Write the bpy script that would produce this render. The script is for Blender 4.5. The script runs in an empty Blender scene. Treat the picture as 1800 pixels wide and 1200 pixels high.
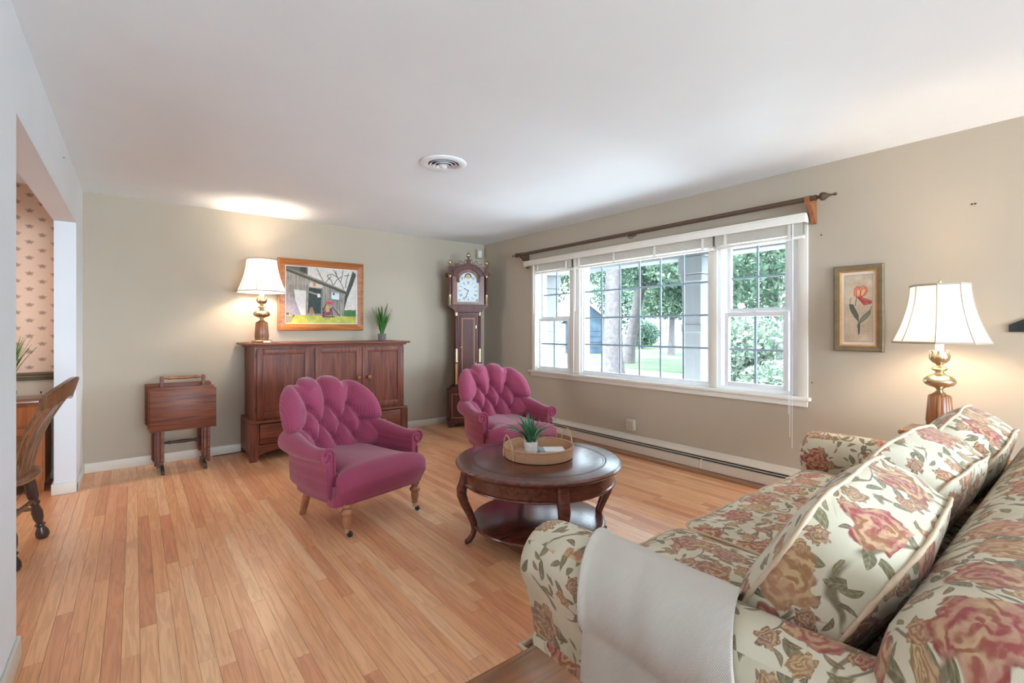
import bpy, bmesh, math, random
import numpy as np
from mathutils import Vector, Matrix, noise as mnoise
PI = math.pi
random.seed(7)
rng = np.random.default_rng(11)
sc = bpy.context.scene
COL = sc.collection
R = math.radians

# ------------------------------------------------------------------ camera
cam_d = bpy.data.cameras.new('camera')
cam = bpy.data.objects.new('camera', cam_d)
COL.objects.link(cam)
cam.location = (0, 0, 1.25)
cam.rotation_euler = (R(90), 0, R(-38.45))
cam_d.sensor_width = 36
cam_d.lens = 836 / 1800 * 36
cam_d.shift_y = -21.5 / 1800
cam_d.clip_start = 0.05
cam_d.clip_end = 300
sc.camera = cam

# ------------------------------------------------------------------ world, sun, lights, exposure
sc.view_settings.view_transform = 'Standard'
sc.view_settings.look = 'None'
sc.view_settings.gamma = 1
sc.view_settings.use_curve_mapping = False
sc.view_settings.exposure = 1.5
try:
    sc.cycles.use_denoising = True
    sc.cycles.sample_clamp_indirect = 6
    sc.cycles.max_bounces = 10
    sc.cycles.diffuse_bounces = 6
    sc.cycles.transparent_max_bounces = 24
except Exception:
    pass
world = bpy.data.worlds.new('world')
sc.world = world
world.use_nodes = True
wbg = world.node_tree.nodes['Background']
wbg.inputs[0].default_value = (0.80, 0.91, 1.0, 1)
wbg.inputs[1].default_value = 8.0

def light(name, kind, loc, energy, color, rot=(0, 0, 0), **kw):
    d = bpy.data.lights.new(name, kind)
    d.energy = energy
    d.color = color
    for k, v in kw.items():
        setattr(d, k, v)
    o = bpy.data.objects.new(name, d)
    COL.objects.link(o)
    o.location = loc
    o.rotation_euler = rot
    return o

def aim(o, d):
    o.rotation_euler = Vector(d).to_track_quat('-Z', 'Y').to_euler()
    return o
light('sun', 'SUN', (0, 0, 20), 4.5, (1.0, 0.97, 0.92), (R(0), R(-34), R(-25)), angle=R(1.5))
# added fill light for the whole room, unseen, well behind the camera
aim(light('fill_bank', 'AREA', (1.75, -6.2, 1.25), 275, (0.66, 0.84, 1.0), shape='RECTANGLE', size=3.6, size_y=1.9), (0, 1, .03))
# added lamp hidden below the sill, imitating bounce off a sunlit porch floor
aim(light('porch_fill', 'AREA', (4.95, 2.9, -.10), 140, (0.86, 0.95, 1.0), shape='RECTANGLE', size=1.3, size_y=4.0), (-.25, 0, 1))
# added fill lamp at the dining room's far wall, shining through the opening
aim(light('dining_fill', 'AREA', (-3.22, 3.85, 1.35), 5, (0.9, 0.95, 1.0), shape='RECTANGLE', size=1.5, size_y=1.9, spread=R(75)), (1, -.04, .10))
# sky portals in the windows (they only guide the sky's own light)
light('window_portal', 'AREA', (4.12, 2.93, 1.34), 1, (1, 1, 1), (0, R(90), 0), shape='RECTANGLE', size=1.2, size_y=3.0).data.cycles.is_portal = True

# ------------------------------------------------------------------ mesh helpers
class MB:
    def __init__(s):
        s.v = []; s.f = []; s.uv = None
    def add(s, vs, fs):
        o = len(s.v)
        s.v += [tuple(p) for p in vs]
        s.f += [tuple(i + o for i in f) for f in fs]
        return s
    def box(s, x0, x1, y0, y1, z0, z1, b=0.0):
        if b <= 0:
            vs = [(x, y, z) for x in (x0, x1) for y in (y0, y1) for z in (z0, z1)]
            fs = [(0, 1, 3, 2), (4, 6, 7, 5), (0, 4, 5, 1), (2, 3, 7, 6), (0, 2, 6, 4), (1, 5, 7, 3)]
            return s.add(vs, fs)
        b = min(b, (x1 - x0) * .49, (y1 - y0) * .49, (z1 - z0) * .49)
        bm = bmesh.new()
        r = bmesh.ops.create_cube(bm, size=1)
        for v in bm.verts:
            v.co = Vector(((x0 + x1) / 2 + v.co.x * (x1 - x0), (y0 + y1) / 2 + v.co.y * (y1 - y0), (z0 + z1) / 2 + v.co.z * (z1 - z0)))
        bmesh.ops.bevel(bm, geom=bm.edges[:] + bm.verts[:], offset=b, segments=2, profile=.5, affect='EDGES')
        bm.verts.index_update()
        s.add([v.co[:] for v in bm.verts], [[v.index for v in f.verts] for f in bm.faces])
        bm.free()
        return s
    def lathe(s, prof, n=32, o=(0, 0, 0), axis=(0, 0, 1), a0=0.0, cap=True, poly=None):
        ax = Vector(axis).normalized()
        t = Vector((1, 0, 0)) if abs(ax.x) < .9 else Vector((0, 1, 0))
        if abs(ax.z) > .99: t = Vector((1, 0, 0))
        e1 = (t - ax * t.dot(ax)).normalized(); e2 = ax.cross(e1)
        o = Vector(o); vs = []; fs = []
        for (r, z) in prof:
            for k in range(n):
                a = a0 + 2 * PI * k / n
                rr = r * (poly(a) if poly else 1)
                vs.append(o + ax * z + e1 * (rr * math.cos(a)) + e2 * (rr * math.sin(a)))
        m = len(prof)
        for i in range(m - 1):
            for k in range(n):
                k2 = (k + 1) % n
                fs.append((i * n + k, i * n + k2, (i + 1) * n + k2, (i + 1) * n + k))
        if cap:
            fs.append(tuple(reversed(range(n))))
            fs.append(tuple((m - 1) * n + k for k in range(n)))
        return s.add(vs, fs)
    def tube(s, pts, rad, n=8, closed=False, flat=None, up=None):
        pts = [Vector(p) for p in pts]; m = len(pts)
        rs = rad if isinstance(rad, (list, tuple)) else [rad] * m
        vs = []; fs = []; prev = None
        for i, p in enumerate(pts):
            if closed: d = pts[(i + 1) % m] - pts[i - 1]
            else: d = pts[min(i + 1, m - 1)] - pts[max(i - 1, 0)]
            d = d.normalized() if d.length > 1e-9 else Vector((0, 0, 1))
            if up is not None: a = Vector(up) - d * Vector(up).dot(d)
            elif prev is None:
                q = Vector((0, 0, 1)) if abs(d.z) < .9 else Vector((1, 0, 0)); a = q - d * q.dot(d)
            else: a = prev - d * prev.dot(d)
            a = a.normalized() if a.length > 1e-6 else Vector((1, 0, 0)); prev = a; b = d.cross(a)
            for k in range(n):
                t = 2 * PI * k / n
                r = rs[i]
                ra, rb = (r[0], r[1]) if isinstance(r, (tuple, list)) else (r, r)
                c, sn = math.cos(t), math.sin(t)
                if flat:
                    c = math.copysign(abs(c) ** flat, c); sn = math.copysign(abs(sn) ** flat, sn)
                vs.append(p + a * (ra * c) + b * (rb * sn))
        for i in range(m if closed else m - 1):
            j = (i + 1) % m
            for k in range(n):
                k2 = (k + 1) % n
                fs.append((i * n + k, i * n + k2, j * n + k2, j * n + k))
        if not closed:
            fs.append(tuple(reversed(range(n)))); fs.append(tuple((m - 1) * n + k for k in range(n)))
        return s.add(vs, fs)
    def prism(s, pts, y0, y1, plane='XZ'):
        n = len(pts)
        if plane == 'XZ': vs = [(a, y0, b) for a, b in pts] + [(a, y1, b) for a, b in pts]
        elif plane == 'XY': vs = [(a, b, y0) for a, b in pts] + [(a, b, y1) for a, b in pts]
        else: vs = [(y0, a, b) for a, b in pts] + [(y1, a, b) for a, b in pts]
        fs = [tuple(range(n)), tuple(reversed(range(n, 2 * n)))]
        for i in range(n):
            j = (i + 1) % n
            fs.append((i, i + n, j + n, j))
        return s.add(vs, fs)
    def arc(s, cx, cz, r0, r1, a0, a1, y0, y1, n=24):
        vs = []; fs = []
        for i in range(n + 1):
            a = a0 + (a1 - a0) * i / n
            for r in (r0, r1):
                for y in (y0, y1):
                    vs.append((cx + r * math.cos(a), y, cz + r * math.sin(a)))
        for i in range(n):
            p = i * 4; q = p + 4
            fs += [(p, q, q + 1, p + 1), (p + 2, p + 3, q + 3, q + 2), (p, p + 2, q + 2, q), (p + 1, q + 1, q + 3, p + 3)]
        fs += [(0, 1, 3, 2), (n * 4, n * 4 + 2, n * 4 + 3, n * 4 + 1)]
        return s.add(vs, fs)
    def grid(s, nu, nv, fn, wrapu=False):
        vs = [fn(i / (nu if wrapu else nu - 1), j / (nv - 1)) for i in range(nu) for j in range(nv)]
        fs = []
        for i in range(nu if wrapu else nu - 1):
            i2 = (i + 1) % nu
            for j in range(nv - 1):
                fs.append((i * nv + j, i2 * nv + j, i2 * nv + j + 1, i * nv + j + 1))
        return s.add(vs, fs)
    def xf(s, M):
        s.v = [tuple(M @ Vector(p)) for p in s.v]
        return s
    def mesh(s, name, m, smooth=None, uv=None):
        me = bpy.data.meshes.new(name)
        me.from_pydata(s.v, [], s.f)
        bm = bmesh.new(); bm.from_mesh(me)
        bmesh.ops.recalc_face_normals(bm, faces=bm.faces)
        bm.to_mesh(me); bm.free()
        if m is not None: me.materials.append(m)
        if uv is not None: box_uv(me, uv)
        if smooth is not None:
            me.polygons.foreach_set('use_smooth', [True] * len(me.polygons))
            if smooth < 179: me.set_sharp_from_angle(angle=R(smooth))
        me.update()
        return me
    def build(s, name, m, parent=None, smooth=None, uv=None):
        o = bpy.data.objects.new(name, s.mesh(name, m, smooth, uv))
        COL.objects.link(o)
        o.parent = parent
        return o

def box_uv(me, off=(0, 0)):
    me.calc_loop_triangles()
    lay = me.uv_layers.new(name='UVMap')
    vs = me.vertices
    for p in me.polygons:
        n = p.normal; a = max(range(3), key=lambda i: abs(n[i]))
        for li in p.loop_indices:
            c = vs[me.loops[li].vertex_index].co
            u = (c[1], c[2]) if a == 0 else (c[0], c[2]) if a == 1 else (c[0], c[1])
            k = (a * 3.71 if a != 1 else 0)
            lay.data[li].uv = (u[0] + off[0] + k, u[1] + off[1])

def empty(name, loc=(0, 0, 0), rz=0.0):
    o = bpy.data.objects.new(name, None)
    COL.objects.link(o); o.location = loc; o.rotation_euler = (0, 0, rz); o.empty_display_size = .1
    return o
def tag(o, label, cat, group=None):
    o['label'] = label; o['category'] = cat
    if group: o['group'] = group
    return o
def thing(name, label, cat, loc=(0, 0, 0), rz=0.0, group=None):
    return tag(empty(name, loc, rz), label, cat, group)
def struct(o, label=None):
    o['kind'] = 'structure'
    if label: o['label'] = label
    return o
def inst(o, parent, loc=(0, 0, 0), rot=None, scale=None):
    c = o.copy(); COL.objects.link(c); c.parent = parent; c.location = loc
    if rot is not None: c.rotation_euler = rot
    if scale is not None: c.scale = scale
    return c
def copy_tree(o, parent=None):
    c = o.copy(); COL.objects.link(c); c.parent = parent
    for ch in list(o.children): copy_tree(ch, c)
    return c

# ------------------------------------------------------------------ materials
def lin(r, g, b):
    return tuple(((c / 255) / 12.92 if c / 255 <= .04045 else ((c / 255 + .055) / 1.055) ** 2.4) for c in (r, g, b)) + (1,)

class S:                                     # a socket with arithmetic
    def __init__(s, nt, k): s.nt = nt; s.k = k
    def _m(s, op, *o, clamp=False):
        n = s.nt.nodes.new('ShaderNodeMath'); n.operation = op; n.use_clamp = clamp
        for i, x in enumerate((s,) + o):
            if isinstance(x, S): s.nt.links.new(x.k, n.inputs[i])
            else: n.inputs[i].default_value = x
        return S(s.nt, n.outputs[0])
    def __add__(s, o): return s._m('ADD', o)
    __radd__ = __add__
    def __sub__(s, o): return s._m('SUBTRACT', o)
    def __rsub__(s, o): return s._m('MULTIPLY', -1.0)._m('ADD', o)
    def __mul__(s, o): return s._m('MULTIPLY', o)
    __rmul__ = __mul__
    def __truediv__(s, o): return s._m('DIVIDE', o)
    def abs(s): return s._m('ABSOLUTE')
    def sin(s): return s._m('SINE')
    def cos(s): return s._m('COSINE')
    def sqrt(s): return s._m('SQRT')
    def fract(s): return s._m('FRACT')
    def floor(s): return s._m('FLOOR')
    def mod(s, o): return s._m('FLOORED_MODULO', o)
    def pow(s, o): return s._m('POWER', o)
    def gt(s, o): return s._m('GREATER_THAN', o)
    def lt(s, o): return s._m('LESS_THAN', o)
    def max(s, o): return s._m('MAXIMUM', o)
    def min(s, o): return s._m('MINIMUM', o)
    def atan2(s, o): return s._m('ARCTAN2', o)
    def step(s, a, b):                       # 0 at a, 1 at b (either order)
        n = s.nt.nodes.new('ShaderNodeMapRange'); n.interpolation_type = 'SMOOTHSTEP'
        s.nt.links.new(s.k, n.inputs[0])
        for i, x in ((1, a), (2, b)):
            if isinstance(x, S): s.nt.links.new(x.k, n.inputs[i])
            else: n.inputs[i].default_value = x
        return S(s.nt, n.outputs[0])

class Mat:
    def __init__(s, name, rough=.5, spec=.5, color=None, metal=0.0, sheen=0.0, coat=0.0):
        s.m = bpy.data.materials.new(name); s.m.use_nodes = True
        s.nt = s.m.node_tree; s.b = s.nt.nodes['Principled BSDF']
        s.b.inputs['Roughness'].default_value = rough
        s.b.inputs['Specular IOR Level'].default_value = spec
        s.b.inputs['Metallic'].default_value = metal
        s.b.inputs['Sheen Weight'].default_value = sheen
        s.b.inputs['Coat Weight'].default_value = coat
        if color is not None: s.b.inputs['Base Color'].default_value = color
    def n(s, t, **kw):
        x = s.nt.nodes.new(t)
        for k, v in kw.items(): setattr(x, k, v)
        return x
    def coord(s, which='Object'):
        if which == 'Position': return S(s.nt, s.n('ShaderNodeNewGeometry').outputs['Position'])
        return S(s.nt, s.n('ShaderNodeTexCoord').outputs[which])
    def sep(s, v):
        x = s.n('ShaderNodeSeparateXYZ'); s.nt.links.new(v.k, x.inputs[0])
        return [S(s.nt, x.outputs[i]) for i in range(3)]
    def comb(s, a, b, c=0.0):
        x = s.n('ShaderNodeCombineXYZ')
        for i, q in enumerate((a, b, c)):
            if isinstance(q, S): s.nt.links.new(q.k, x.inputs[i])
            else: x.inputs[i].default_value = q
        return S(s.nt, x.outputs[0])
    def vmap(s, v, scale=(1, 1, 1), loc=(0, 0, 0)):
        x = s.n('ShaderNodeMapping'); s.nt.links.new(v.k, x.inputs[0])
        x.inputs['Scale'].default_value = scale
        if isinstance(loc, S): s.nt.links.new(loc.k, x.inputs['Location'])
        else: x.inputs['Location'].default_value = loc
        return S(s.nt, x.outputs[0])
    def noise(s, v, scale, detail=3.0, dist=0.0, out=0, rough=.5):
        x = s.n('ShaderNodeTexNoise'); s.nt.links.new(v.k, x.inputs['Vector'])
        x.inputs['Scale'].default_value = scale; x.inputs['Detail'].default_value = detail
        x.inputs['Distortion'].default_value = dist; x.inputs['Roughness'].default_value = rough
        return S(s.nt, x.outputs[out])
    def voro(s, v, scale, rnd=1.0):
        x = s.n('ShaderNodeTexVoronoi', voronoi_dimensions='2D'); s.nt.links.new(v.k, x.inputs['Vector'])
        x.inputs['Scale'].default_value = scale; x.inputs['Randomness'].default_value = rnd
        return S(s.nt, x.outputs['Distance']), S(s.nt, x.outputs['Color']), S(s.nt, x.outputs['Position'])
    def vop(s, op, a, b):
        x = s.n('ShaderNodeVectorMath', operation=op)
        for i, q in enumerate((a, b)):
            if isinstance(q, S): s.nt.links.new(q.k, x.inputs[i])
            else: x.inputs[i].default_value = q
        return S(s.nt, x.outputs[0])
    def ramp(s, f, stops, mode='LINEAR'):
        x = s.n('ShaderNodeValToRGB'); s.nt.links.new(f.k, x.inputs[0])
        cr = x.color_ramp; cr.interpolation = mode
        while len(cr.elements) < len(stops): cr.elements.new(.5)
        for e, (p, c) in zip(cr.elements, stops): e.position = p; e.color = c
        return S(s.nt, x.outputs[0])
    def mix(s, f, a, b, mode='MIX'):
        x = s.n('ShaderNodeMix', data_type='RGBA', blend_type=mode)
        for i, q in ((0, f), (6, a), (7, b)):
            if isinstance(q, S): s.nt.links.new(q.k, x.inputs[i])
            else: x.inputs[i].default_value = q
        return S(s.nt, x.outputs[2])
    def base(s, c): s.nt.links.new(c.k, s.b.inputs['Base Color']); return s
    def rough(s, c): s.nt.links.new(c.k, s.b.inputs['Roughness']); return s
    def bump(s, h, strength=.3, dist=.002):
        x = s.n('ShaderNodeBump'); x.inputs['Strength'].default_value = strength; x.inputs['Distance'].default_value = dist
        s.nt.links.new(h.k, x.inputs['Height']); s.nt.links.new(x.outputs[0], s.b.inputs['Normal'])
        return s

def plain(name, c, rough=.5, var=.06, scale=8, spec=.4, metal=0.0, bump=0.0, bscale=60):
    a = Mat(name, rough, spec, metal=metal)
    p = a.coord('Object')
    nz = a.noise(p, scale, 3)
    d = tuple(x * (1 - var) for x in c[:3]) + (1,); l = tuple(min(1, x * (1 + var)) for x in c[:3]) + (1,)
    a.base(a.ramp(nz, [(.3, d), (.7, l)]))
    if bump: a.bump(a.noise(p, bscale, 4), bump, .002)
    return a.m

def wood(name, dark, light_, axis=2, rough=.32, scale=1.0, coat=.15, spec=.5):
    a = Mat(name, rough, spec, coat=coat); a.b.inputs['Coat Roughness'].default_value = .25
    p = a.coord('Object')
    s = [16 * scale] * 3; s[axis] = 1.1 * scale
    v = a.vmap(p, tuple(s))
    g = a.noise(v, 1.6, 5, 1.4)
    s2 = [130 * scale] * 3; s2[axis] = 4 * scale
    fine = a.noise(a.vmap(p, tuple(s2)), 1.0, 2)
    f = (g * .75 + fine * .25)
    a.base(a.ramp(f, [(.33, dark), (.5, tuple((x + y) / 2 for x, y in zip(dark, light_))), (.68, light_)]))
    a.bump(fine, .12, .001)
    return a.m

def flo():
    """woven cream upholstery printed with roses, leaves and stems"""
    a = Mat('floral_upholstery', .85, .2, sheen=.15)
    uv = a.coord('UV')
    w = a.noise(uv, 9, 2, 0, 1)
    wob = a.vop('SUBTRACT', w, (.5, .5, .5))
    wob = a.vop('MULTIPLY', wob, (.045, .045, 0))
    q = a.vop('ADD', uv, wob)
    fine = a.noise(uv, 55, 3)
    col = a.mix(a.noise(uv, 7, 2).step(.35, .7), lin(216, 206, 182), lin(200, 190, 164))
    # stems
    for sc_, off, wd in ((3.2, 0.0, .016), (4.4, 7.3, .014)):
        nz = a.noise(a.vop('ADD', q, (off, off * .7, 0)), sc_, 0.0, .6)
        st = ((nz * 4).fract() - .5).abs().step(wd * 3, wd)
        gate = a.noise(a.vop('ADD', q, (off + 3, 1, 0)), 5, 1).step(.5, .54)
        col = a.mix(st * gate * .85, col, lin(104, 88, 62))
    # leaves
    def leaves(col, scale, seed, L, W, keep, stops):
        qq = a.vop('ADD', q, (seed, seed * 1.7, 0))
        d, c, p = a.voro(qq, scale, .9)
        lx, ly, _ = a.sep(a.vop('SUBTRACT', qq, p)); cr, cg, cb = a.sep(c)
        ang = cr * 6.283
        u = (lx * ang.cos() + ly * ang.sin()) * scale; v = (ly * ang.cos() - lx * ang.sin()) * scale
        v2 = v + (u * u) * .5
        prof = (1 - (u / L) * (u / L)) * W
        m = (v2.abs() - prof).step(.02, -.015) * cg.lt(keep)
        vein = (v2.abs()).step(.03, .0) * .45
        side = ((u * 30 + v2.abs() * 40).sin() * .5 + .5) * .3
        lc = a.ramp(cb, stops)
        lc = a.mix(vein + side + (fine - .5) * .6, lc, lin(168, 156, 118))
        return a.mix(m * .92, col, lc)
    ol = [(.0, lin(70, 68, 44)), (.5, lin(108, 100, 66)), (1, lin(92, 82, 66))]
    br = [(.0, lin(86, 62, 52)), (.5, lin(122, 92, 70)), (1, lin(104, 98, 66))]
    col = leaves(col, 15, 0.0, .44, .16, .7, ol)
    col = leaves(col, 23, 5.1, .42, .14, .5, br)
    # blooms
    def blooms(col, scale, seed, rad, keep, stops, rnd=.7, lobes=5.0):
        qq = a.vop('ADD', q, (seed, seed * .6, 0))
        d, c, p = a.voro(qq, scale, rnd)
        lx, ly, _ = a.sep(a.vop('SUBTRACT', qq, p)); cr, cg, cb = a.sep(c)
        r = (lx * lx + ly * ly).sqrt() * scale
        th = ly.atan2(lx)
        nz = a.noise(qq, scale * 6, 2)
        edge = (((th * lobes + cr * 6.28).sin()) * .14 + ((th * (lobes * 2 + 1) + cb * 9).sin()) * .06 + 1 + (nz - .5) * .5) * rad
        m = (r - edge).step(.02, -.02) * cg.lt(keep)
        swirl = (r * (46 / (rad / .3)) + (th * 3 + cb * 6).sin() * 1.8 + (nz - .5) * 15 + th)
        pet = swirl.sin() * .5 + .5
        deep = a.ramp(cr, stops)
        pale = a.mix(.52, deep, lin(224, 196, 160))
        pc = a.mix(pet.step(.05, .95) * .6 + fine.step(.3, .7) * .4, deep, pale)
        tan_ = a.noise(qq, scale * 2.6, 2).step(.46, .60) * .62
        pc = a.mix(tan_, pc, a.mix(pet.step(.2, .9), lin(150, 112, 68), lin(206, 176, 130)))
        rim = (r - edge).step(-.10, -.01) * .55
        pc = a.mix(rim * (nz.step(.35, .6)), pc, a.mix(.5, deep, lin(70, 30, 30)))
        return a.mix(m, col, pc)
    big = [(.0, lin(150, 36, 52)), (.28, lin(160, 60, 66)), (.42, lin(178, 112, 92)), (.6, lin(168, 132, 80)), (.8, lin(150, 52, 58)), (1, lin(134, 96, 82))]
    sml = [(.0, lin(140, 52, 56)), (.4, lin(158, 118, 80)), (.7, lin(128, 84, 72)), (1, lin(176, 140, 88))]
    col = blooms(col, 12.5, 2.7, .29, .5, sml, .85, 6.0)
    col = blooms(col, 5.6, 9.4, .37, .74, big, .62, 5.0)
    col = a.mix((fine - .5).abs() * .5, col, lin(222, 208, 182))
    a.base(col)
    sp = a.sep(uv)
    wv = (sp[0] * 2600).sin() * (sp[1] * 2600).sin()
    a.bump(wv * .4 + a.noise(uv, 24, 3) * 1.2, .25, .002)
    return a.m

def damask(name, c):
    """small woven diamonds on raspberry upholstery"""
    a = Mat(name, .8, .25, sheen=.3); a.b.inputs['Sheen Roughness'].default_value = .4
    p = a.coord('UV'); x, y, z = a.sep(p)
    k = 215.0
    u = x * k; v = y * k
    dia = ((u + v).sin() * (u - v).sin())
    dot = dia.step(.45, .8)
    l = tuple(min(1, q * 1.55 + .02) for q in c[:3]) + (1,)
    nz = a.noise(p, 5, 3)
    d = tuple(q * .92 for q in c[:3]) + (1,)
    col = a.mix(dot * .55, a.mix(nz, c, d), l)
    a.base(col); a.bump(dia, .18, .002)
    return a.m

def vcol(name, rough=.6, spec=.3):
    a = Mat(name, rough, spec)
    x = a.n('ShaderNodeVertexColor'); x.layer_name = 'print'
    a.nt.links.new(x.outputs[0], a.b.inputs['Base Color'])
    return a.m

def glassy(name, tint=(.93, .97, 1, 1), refl=.05):
    m = bpy.data.materials.new(name); m.use_nodes = True
    nt = m.node_tree; nt.nodes.clear()
    o = nt.nodes.new('ShaderNodeOutputMaterial'); mx = nt.nodes.new('ShaderNodeMixShader')
    t = nt.nodes.new('ShaderNodeBsdfTransparent'); g = nt.nodes.new('ShaderNodeBsdfGlossy')
    t.inputs[0].default_value = tint; g.inputs['Roughness'].default_value = .02
    lw = nt.nodes.new('ShaderNodeLayerWeight'); lw.inputs[0].default_value = .5
    pw_ = nt.nodes.new('ShaderNodeMath'); pw_.operation = 'POWER'; pw_.inputs[1].default_value = 4.0
    ml = nt.nodes.new('ShaderNodeMath'); ml.operation = 'MULTIPLY_ADD'; ml.inputs[1].default_value = .5; ml.inputs[2].default_value = .025
    nt.links.new(lw.outputs['Facing'], pw_.inputs[0]); nt.links.new(pw_.outputs[0], ml.inputs[0]); nt.links.new(ml.outputs[0], mx.inputs[0])
    nt.links.new(t.outputs[0], mx.inputs[1]); nt.links.new(g.outputs[0], mx.inputs[2])
    nt.links.new(mx.outputs[0], o.inputs[0])
    return m

def shade_mat(name):
    m = bpy.data.materials.new(name); m.use_nodes = True
    nt = m.node_tree; nt.nodes.clear()
    o = nt.nodes.new('ShaderNodeOutputMaterial'); mx = nt.nodes.new('ShaderNodeMixShader')
    d = nt.nodes.new('ShaderNodeBsdfDiffuse'); t = nt.nodes.new('ShaderNodeBsdfTranslucent')
    nz = nt.nodes.new('ShaderNodeTexNoise'); nz.inputs['Scale'].default_value = 160
    rp = nt.nodes.new('ShaderNodeValToRGB'); rp.color_ramp.elements[0].color = (.84, .80, .74, 1); rp.color_ramp.elements[1].color = (.92, .88, .82, 1)
    nt.links.new(nz.outputs[0], rp.inputs[0]); nt.links.new(rp.outputs[0], d.inputs[0]); nt.links.new(rp.outputs[0], t.inputs[0])
    mx.inputs[0].default_value = .12
    nt.links.new(d.outputs[0], mx.inputs[1]); nt.links.new(t.outputs[0], mx.inputs[2]); nt.links.new(mx.outputs[0], o.inputs[0])
    return m

def leaf_mat(name, stops, trans=.35):
    m = bpy.data.materials.new(name); m.use_nodes = True
    nt = m.node_tree; nt.nodes.clear()
    o = nt.nodes.new('ShaderNodeOutputMaterial'); mx = nt.nodes.new('ShaderNodeMixShader')
    d = nt.nodes.new('ShaderNodeBsdfDiffuse'); t = nt.nodes.new('ShaderNodeBsdfTranslucent')
    g = nt.nodes.new('ShaderNodeNewGeometry'); rp = nt.nodes.new('ShaderNodeValToRGB')
    cr = rp.color_ramp
    while len(cr.elements) < len(stops): cr.elements.new(.5)
    for e, (p, c) in zip(cr.elements, stops): e.position = p; e.color = c
    nt.links.new(g.outputs['Random Per Island'], rp.inputs[0]); nt.links.new(rp.outputs[0], d.inputs[0]); nt.links.new(rp.outputs[0], t.inputs[0])
    mx.inputs[0].default_value = trans
    nt.links.new(d.outputs[0], mx.inputs[1]); nt.links.new(t.outputs[0], mx.inputs[2]); nt.links.new(mx.outputs[0], o.inputs[0])
    return m

def plank_mat(name, geo):
    a = Mat(name, .33, .45, coat=.12); a.b.inputs['Coat Roughness'].default_value = .2
    at = a.n('ShaderNodeAttribute'); at.attribute_name = 'tone'; at.attribute_type = 'GEOMETRY' if geo else 'OBJECT'
    tone = S(a.nt, at.outputs['Fac'])
    p = a.coord('Position')
    off = a.comb(tone * 37.0, tone * 91.0, tone * 13.0)
    q = a.vop('ADD', p, off)
    g = a.noise(a.vmap(q, (22, 1.3, 1)), 1.5, 4, 1.9)
    ring = ((g * 13).sin() * .5 + .5)
    fine = a.noise(a.vmap(q, (150, 6, 1)), 1.0, 2)
    c0 = a.ramp((tone * 7.31).fract(), [(.0, lin(230, 168, 122)), (.25, lin(240, 188, 142)), (.45, lin(222, 156, 116)), (.6, lin(235, 177, 128)), (.76, lin(244, 198, 154)), (.9, lin(222, 156, 116)), (1, lin(212, 146, 108))])
    c1 = a.mix(ring.step(.35, 1) * .22, c0, lin(160, 92, 58))
    c2 = a.mix(fine.step(.5, .75) * .16, c1, lin(150, 88, 56))
    kn = a.noise(a.vmap(q, (9, 1.6, 1)), 1.0, 2, .5).step(.73, .8)
    c3 = a.mix(kn * .5, c2, lin(110, 62, 40))
    a.base(c3)
    a.bump(fine, .08, .001)
    a.rough(fine * .1 + .30)
    return a.m

def wallpaper():
    a = Mat('peach_wallpaper', .8, .2)
    x, y, z = a.sep(a.coord('Position'))
    u = x / .150; v = z / .0645
    row = v.floor(); uu = u + row.mod(2.0) * .5
    lu = (uu.fract() - .5) * .150; lv = (v.fract() - .5) * .0645
    r = (lu * lu + lv * lv * 2.2).sqrt(); th = lv.atan2(lu)
    nz = a.noise(a.coord('Position'), 140, 2)
    core = (r + (nz - .5) * .024).step(.027, .013) * .85
    pet = ((th * 5).sin() + (nz - .5) * 4.0).step(.2, .6) * r.step(.018, .021) * r.step(.034, .029)
    m = (core + pet * .35).min(1.0)
    base = a.mix(a.noise(a.coord('Position'), 5, 2), lin(236, 206, 182), lin(228, 196, 172))
    a.base(a.mix(m * .8, base, a.mix(nz.step(.4, .6), lin(160, 112, 88), lin(120, 92, 76))))
    return a.m

M = {}
M['ceiling'] = plain('ceiling_paint', lin(234, 239, 241), .9, .01, 3, .1, bump=.03, bscale=90)
M['greige'] = plain('greige_wall_paint', lin(180, 168, 150), .85, .02, 2.2, .15, bump=.03, bscale=120)
M['offwhite'] = plain('off_white_wall_paint', lin(224, 227, 230), .85, .015, 2.5, .15, bump=.03, bscale=120)
M['trim'] = plain('trim_paint', lin(224, 218, 206), .45, .02, 5, .4)
M['white'] = plain('white_vinyl', lin(236, 238, 240), .35, .015, 5, .45)
M['blind'] = plain('blind_slats', lin(236, 231, 218), .45, .03, 20, .4)
M['muntin'] = plain('grille_bars', lin(150, 172, 186), .4, .03, 20, .4)
M['brownmetal'] = plain('rod_brown', lin(84, 62, 46), .4, .12, 30, .5, bump=.1)
M['cherry'] = wood('cherry_cabinet_wood', lin(80, 36, 25), lin(136, 72, 48), 2, .46, coat=.05, spec=.35)
M['cherryh'] = wood('cherry_cabinet_wood_horizontal', lin(84, 38, 26), lin(138, 74, 48), 0, .46, coat=.05, spec=.35)
M['mahog'] = wood('mahogany_table_wood', lin(70, 30, 24), lin(112, 56, 42), 0, .2, coat=.5)
M['clockwood'] = wood('clock_mahogany', lin(66, 28, 20), lin(104, 50, 36), 2, .42, coat=.05, spec=.35)
M['clocklight'] = plain('clock_inlay', lin(196, 140, 92), .4, .08, 40)
M['traywood'] = wood('tray_table_wood', lin(82, 40, 27), lin(140, 78, 50), 0, .45, coat=.05, spec=.35)
M['darkwood'] = plain('dark_turned_wood', lin(62, 44, 40), .4, .15, 30)
M['oakframe'] = wood('painting_frame_oak', lin(134, 76, 34), lin(186, 116, 60), 0, .35)
M['brass'] = plain('antique_brass', lin(198, 178, 144), .3, .12, 30, .5, metal=1.0)
M['lampwood'] = wood('lamp_walnut', lin(112, 66, 36), lin(170, 110, 64), 2, .35)
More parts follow.
